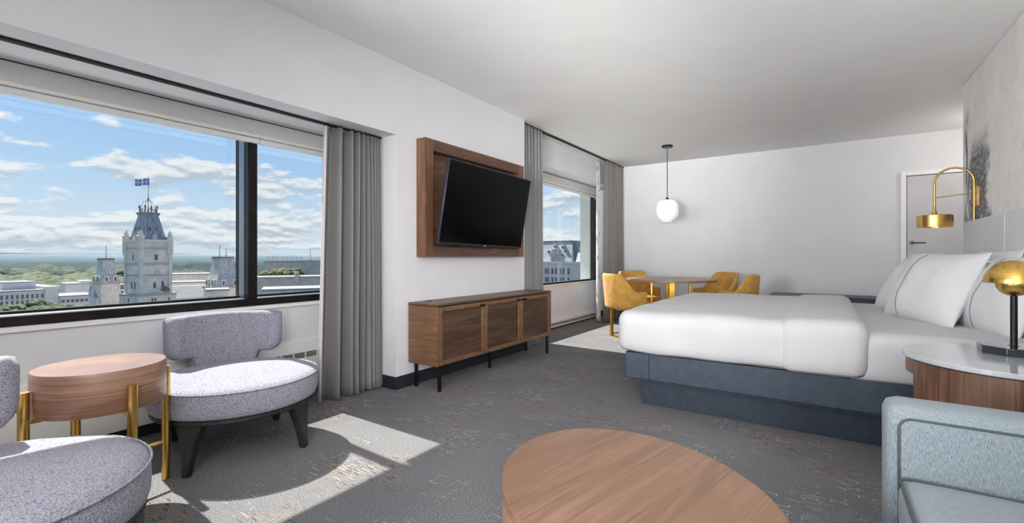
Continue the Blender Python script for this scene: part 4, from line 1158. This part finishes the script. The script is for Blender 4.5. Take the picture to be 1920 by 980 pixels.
# --- pavilions either side
def pavilion(px, d, x0, x1, ytop, yeave, ybase, pole, label, mast=1, turn=R(26)):
    b = B('pavilion', label, 'building', px, d, turn, 'slate-roofed pavilions beside the tower')
    z = b.z; h = (x1 - x0) / 2 * b.k / 1.34
    bm = BM(); bx(bm, -h, h, -h, h, 0, z(yeave)); b.part('wall', bm, 'stone')
    bm = BM(); bx(bm, -h - .3, h + .3, -h - .3, h + .3, z(yeave) - .3, z(yeave) + .2); b.part('cornice', bm, 'stone2')
    q = h * .52
    bm = BM(); loft(bm, [[(sx_ * r_, sy_ * r_, zz) for sx_, sy_ in ((-1, -1), (1, -1), (1, 1), (-1, 1))] for r_, zz in ((h, z(yeave) + .2), (h * .72, z((yeave + ytop) / 2 + 4)), (q, z(ytop + 3)), (q + .25, z(ytop + 2)), (q + .25, z(ytop)))])
    rf = b.part('mansard_roof', bm, 'zinc')
    bm = BM()
    for k in range(9):
        u = -q + 2 * q * k / 8
        bx(bm, u - .12, u + .12, -q - .25, -q + .05, z(ytop), z(ytop - 3)); bx(bm, -q - .25, -q + .05, u - .12, u + .12, z(ytop), z(ytop - 3))
    obj('roof_cresting', bm, 'iron', rf)
    for mt in (Matrix.Identity(4), Matrix.Rotation(-PI / 2, 4, 'Z')):
        for u in (-.45 * h, .45 * h):
            bm = BM(); bx(bm, u - .42, u + .42, -h - .1, -h * .6, z(yeave) + .2, z(yeave) + 2.0, mt)
            dm = b.part('dormer', bm, 'stone')
            g = BM(); bx(g, u - .22, u + .22, -h - .16, -h - .05, z(yeave) + .5, z(yeave) + 1.6, mt); obj('pane', g, 'darkglass', dm)
    for k in range(mast):
        bm = BM(); tube(bm, [(k * 1.6 - (.8 if mast > 1 else 0), 0, z(ytop)), (k * 1.6 - (.8 if mast > 1 else 0), 0, z(pole + 5 * k))], [.09, .05], 6); b.part('mast', bm, 'iron')
    return b
pavilion(199, 125, 172, 226, 487, 530, 590, 459, 'slate pavilion left of the clock tower with a single mast')
pb = pavilion(418, 120, 384, 456, 484, 537, 590, 458, 'broad slate pavilion near the dark window mullion with two masts', 2)
# wings between
def block(name, label, px, d, x0, x1, yt, yb, depth, mat, roofmat, turn=0.0, wins=None, group=None, par=.5):
    b = B(name, label, 'building', px, d, turn, group); z = b.z
    xa, xb = (x0 - px) * b.k, (x1 - px) * b.k
    bm = BM(); bx(bm, xa, xb, 0, depth, 0, z(yt)); b.part('wall', bm, mat)
    bm = BM(); bx(bm, xa - .3, xb + .3, -.3, depth + .3, z(yt), z(yt) + .35); b.part('roof', bm, roofmat)
    if wins:
        nx, rows_, w_, h_ = wins
        cs = [(xa + (xb - xa) * (i + .5) / nx, z(r_)) for r_ in rows_ for i in range(nx)]
        windows(b, None, ('f', 0), cs, w_, h_)
    return b
b = B('long_wing', 'long low stone wing with a pale sloping roof running right from the clock tower', 'building', 380, 128, R(10)); z = b.z
bm = BM(); bx(bm, -13, 12, 0, 10, 0, z(556)); b.part('wall', bm, 'stone')
bm = BM(); frustum(bm, -13.4, 12.4, -.4, 10.4, z(556), -12, 11, 4, 7, z(536)); b.part('roof', bm, 'whiteroof')
windows(b, None, ('f', 0), [(-10 + 2.4 * i, z(563)) for i in range(9)], .7, .9)
b = B('left_wing', 'stone wing with dark dormers between the left pavilion and the tower', 'building', 222, 126, R(12)); z = b.z
bm = BM(); bx(bm, -4.6, 5, 0, 8, 0, z(556)); b.part('wall', bm, 'stone')
bm = BM(); frustum(bm, -4.8, 5.2, -.2, 8.2, z(556), -4.6, 5, 2, 7, z(536)); b.part('roof', bm, 'slate')
bm = BM(); bx(bm, -4.7, 5.1, 1.9, 7.1, z(536), z(536) + .3); b.part('roof_deck', bm, 'whiteroof')
for i in range(6):
    u = -3.6 + 1.45 * i
    bm = BM(); bx(bm, u - .35, u + .35, -.1, 1.6, z(555), z(543)); dm = b.part('dormer', bm, 'stone')
    g = BM(); bx(g, u - .18, u + .18, -.16, -.09, z(553), z(546)); obj('pane', g, 'darkglass', dm)
windows(b, None, ('f', 0), [(-3.6 + 1.9 * i, z(566)) for i in range(5)], .6, 1.1)
block('rear_wing', 'pale low roof behind the tower, nearer the mullion', 345, 165, 318, 402, 515, 560, 14, 'stone', 'whiteroof', wins=None)
block('annex_building', 'white-roofed annex below the sky-lit plain right of the tower', 350, 150, 316, 392, 530, 560, 10, 'office', 'whiteroof')
b = block('gable_house', 'small pale gable house at the foot of the broad slate pavilion', 405, 105, 388, 428, 545, 590, 6, 'stone', 'whiteroof', wins=(3, (560,), .5, .9))
# office blocks far left
og = 'pale office blocks left of the tower'
b = block('office_building', 'wide pale office block with two rows of dark windows at the far left', 40, 150, -60, 86, 546, 600, 22, 'office', 'whiteroof', turn=R(12), wins=(15, (556, 567), .62, 1.3), group=og)
z = b.z
bm = BM(); bx(bm, -26 * b.k, 40 * b.k, 6, 18, z(546), z(531)); ph = b.part('penthouse', bm, 'office')
bm = BM(); bx(bm, -26 * b.k - .2, 40 * b.k + .2, 5.8, 18.2, z(531), z(531) + .3); obj('penthouse_roof', bm, 'whiteroof', ph)
bm = BM(); bx(bm, 46 * b.k, 74 * b.k, -.6, 22, 0, z(539)); b.part('end_tower', bm, 'office')
b = block('office_building', 'lower pale office wing with one row of small windows left of the pavilion', 143, 160, 114, 176, 555, 600, 16, 'office', 'whiteroof', turn=R(8), wins=(7, (563,), .8, .9), group=og)
b = block('office_building', 'plain pale office block just above the lower office wing', 150, 190, 123, 180, 532, 600, 14, 'office', 'whiteroof', turn=R(8), group=og)
z = b.z; bm = BM(); bx(bm, 4 * b.k, 27 * b.k, 3, 12, z(532), z(527)); b.part('penthouse', bm, 'office')
# right of the mullion
b = block('terrace_building', 'grey-walled building with a white flat roof in the narrow pane', 530, 120, 470, 610, 521, 600, 9, 'brownstone', 'whiteroof', group='flat-roofed buildings in the narrow pane')
z = b.z; bm = BM()
for i in range(14): bx(bm, -14 * b.k * 3 + i * .95, -14 * b.k * 3 + i * .95 + .12, -.12, 0, 0, z(523))
b.part('pilasters', bm, 'stone2'); 
bm = BM(); bx(bm, (553 - 530) * b.k, (561 - 530) * b.k, -.5, 3, z(532), z(510)); b.part('chimney', bm, 'brownstone')
b = block('lower_roof_building', 'nearest low building with a stepped white roof in the narrow pane', 545, 95, 494, 620, 544, 600, 9, 'stone', 'whiteroof', group='flat-roofed buildings in the narrow pane')
b = block('parapet_building', 'dark-parapet building with a thin roof railing behind the yellow-green trees', 540, 160, 497, 574, 490, 540, 12, 'brownstone', 'slate', group='flat-roofed buildings in the narrow pane')
z = b.z; bm = BM()
for i in range(8): tube(bm, [((503 + i * 9 - 540) * b.k, 0, z(490)), ((503 + i * 9 - 540) * b.k, 0, z(481))], .06, 5)
tube(bm, [((503 - 540) * b.k, 0, z(482)), ((567 - 540) * b.k, 0, z(482))], .05, 5); b.part('roof_railing', bm, 'iron')
b = block('stair_tower_building', 'tall grey block with a mast at the edge of the near curtain', 582, 140, 571, 612, 489, 540, 8, 'brownstone', 'zinc', group='flat-roofed buildings in the narrow pane')
z = b.z; bm = BM(); tube(bm, [(0, 2, z(489)), (0, 2, z(465))], .06, 5); b.part('mast', bm, 'iron')

# château block seen through window 2
b = B('hotel_building', 'grey stone block with a mansard roof and dormers seen through the far window', 'building', 1040, 110, R(-32)); z = b.z; k = b.k
xa, xb = (1000 - 1040) * k, (1078 - 1040) * k
bm = BM(); bx(bm, xa, xb + 4, 0, 14, 0, z(493)); b.part('wall', bm, 'stone')
bm = BM(); bx(bm, xa - .3, xb + 4.3, -.35, 14.3, z(494), z(490)); b.part('cornice', bm, 'stone')
bm = BM(); frustum(bm, xa, xb, 0, 12, z(490), xa + .6, xb - .7, 1.2, 10, z(453)); b.part('mansard_roof', bm, 'zinc')
bm = BM(); bx(bm, xa + .4, xb - .5, 1.0, 10.2, z(453), z(451)); b.part('roof_edge', bm, 'slate')
bm = BM(); bx(bm, xb - .6, xb + .9, 1.5, 8, z(490), z(454)); b.part('side_roof', bm, 'slate')
bm = BM(); frustum(bm, xb + .9, xb + 4, 0, 12, z(490), xb + .9, xb + 3.2, 2, 10, z(458)); b.part('rear_roof', bm, 'zinc')
bm = BM(); frustum(bm, xa - 2, xa + 1.2, 8, 16, z(470), xa - 1.5, xa + .8, 9, 14, z(452)); b.part('green_roof', bm, 'slate')
for (px_, y_, r_) in ((1039, 461, .32), (1056, 462, .32)):
    u = (px_ - 1040) * k; bm = BM(); bx(bm, u - .35, u + .35, .3, 1.6, z(y_ + 3), z(y_ - 1)); frustum(bm, u - .4, u + .4, .25, 1.6, z(y_ - 1), u - .03, u + .03, .4, 1.6, z(y_ - 5)); dm = b.part('dormer', bm, 'zinc')
    g = BM(); bx(g, u - .2, u + .2, .22, .31, z(y_ + 2.5), z(y_ - .5)); obj('pane', g, 'darkglass', dm)
for (px_, y_) in ((1026, 472), (1055, 478), (1063, 471)):
    u = (px_ - 1040) * k; bm = BM(); lathe(bm, [(.02, -.5), (.42, -.5), (.42, .12), (.02, .12)], 0, 0, 18)
    bmesh.ops.rotate(bm, verts=bm.verts, matrix=Matrix.Rotation(R(90), 3, 'X')); bmesh.ops.translate(bm, verts=bm.verts, vec=(u, .35, z(y_)))
    dm = b.part('round_dormer', bm, 'zinc'); g = BM(); lathe(g, [(.02, 0), (.26, 0), (.26, .05), (.02, .05)], 0, 0, 18)
    bmesh.ops.rotate(g, verts=g.verts, matrix=Matrix.Rotation(R(90), 3, 'X')); bmesh.ops.translate(g, verts=g.verts, vec=(u, .24, z(y_))); obj('pane', g, 'darkglass', dm)
bm = BM(); u = (1041 - 1040) * k; bx(bm, u - 1.0, u + 1.0, -.3, 1.4, z(490), z(474)); lathe(bm, [(1.0, 0), (1.0, 1.5)], 0, 0, 24); 
vs_ = list(bm.verts)[8:]; bmesh.ops.rotate(bm, verts=vs_, matrix=Matrix.Rotation(R(90), 3, 'X')); bmesh.ops.translate(bm, verts=vs_, vec=(u, 1.3, z(474)))
b.part('arched_gable', bm, 'zinc')
cs = [((px_ - 1040) * k, z(y_)) for y_ in (508, 525) for px_ in (1020, 1025, 1035, 1043, 1053, 1059, 1070)]
windows(b, None, ('f', 0), cs, .42, 1.25)

# --- trees
def blob(bm, c, r, seed, sub=2, sq=.8):
    v0 = len(bm.verts)
    ret = bmesh.ops.create_icosphere(bm, subdivisions=sub, radius=1.0)
    for v in ret['verts']:
        d = v.co.normalized()
        q = 1 + .28 * noise.noise(d * 2.2 + Vector((seed, seed * .7, 0))) + .16 * noise.noise(d * 6 + Vector((seed, 0, 3)))
        v.co = Vector((d.x * r * q, d.y * r * q, d.z * r * q * sq)) + Vector(c)
def tree(label, px, d, ytop, rad, mat, seed, group):
    rnd = random.Random(seed); zt = zy(ytop, d) - GZ
    t = thing('tree', label, 'tree', at(px, d, GZ), rnd.uniform(0, 6), group)
    bm = BM()
    for k in range(16):
        a = rnd.uniform(0, 2 * PI); q = rad * math.sqrt(rnd.random()) * .75; hgt = zt - rad * (.42 + .5 * (q / rad) ** 2) - rnd.uniform(0, rad * .2)
        blob(bm, (q * math.cos(a), q * math.sin(a), hgt), rad * rnd.uniform(.32, .48), seed * 9 + k, 3)
    for k in range(8):
        a = rnd.uniform(0, 2 * PI); blob(bm, (rad * .6 * math.cos(a), rad * .6 * math.sin(a), zt - rad * 1.4), rad * .5, seed * 3 + k, 2)
    obj('crown', bm, mat, t, smooth=180)
    bm = BM(); tube(bm, [(0, 0, 0), (0, 0, max(1, zt - rad * 1.2))], [.5, .3], 8); obj('trunk', bm, 'bark', t)
tg = 'leafy trees in front of the office blocks'
tree('bright green tree at the extreme lower left of the view', -8, 92, 576, 4.0, 'leaf', 1, tg)
tree('bright green tree second from the left edge below the offices', 22, 96, 566, 4.2, 'leaf', 2, tg)
tree('tallest bright green tree in front of the wide office block', 60, 100, 558, 4.6, 'leaf', 3, tg)
tree('bright green tree below the office end wall', 92, 100, 564, 4.0, 'leaf', 4, tg)
tree('small green tree in front of the lower office wing', 128, 104, 567, 3.3, 'leaf', 5, tg)
tree('green tree touching the left pavilion wall', 156, 104, 565, 3.4, 'leaf', 6, tg)
for i, (p_, y_) in enumerate(((500, 503), (516, 500), (532, 497), (549, 500))):
    tree(['yellow-green tree first after the mullion in the narrow pane', 'yellow-green tree second after the mullion', 'tallest yellow-green tree in the narrow pane', 'yellow-green tree nearest the grey block with a mast'][i], p_, 135, y_, 3.2, 'leaf_yel' if i else 'leaf', 20 + i, 'yellow-green trees in the narrow pane')
# wooded slopes: uncountable canopy
def woods(label, pxs, ds, yfun, rad, mat, n_, seed):
    rnd = random.Random(seed); bm = BM()
    for k in range(n_):
        px_ = rnd.uniform(*pxs); d_ = rnd.uniform(*ds)
        p = at(px_, d_); r_ = rnd.uniform(*rad); zt = zy(yfun(px_, d_), d_)
        blob(bm, (p.x, p.y, zt - r_ * .8), r_, k + seed, 2)
        bx(bm, p.x - .4, p.x + .4, p.y - .4, p.y + .4, GZ, zt - r_)
    return tag(obj('woodland', bm, mat, smooth=180), label, 'woodland', kind='stuff')
woods('green parkland canopy behind the office blocks', (-40, 230), (230, 420), lambda p, d: 536 - (d - 230) * .13 + 3 * math.sin(p * .07), (6, 11), 'leaf', 300, 40)
woods('dark distant tree line beyond the parkland', (-60, 235), (430, 700), lambda p, d: 508 - (d - 430) * .030 + 4 * math.sin(p * .05) + 3 * math.sin(p * .13), (8, 15), 'leaf_dark', 300, 60)
woods('dark tree line on the plain right of the tower', (310, 385), (400, 600), lambda p, d: 512 - (d - 400) * .03, (8, 12), 'leaf_dark', 70, 80)
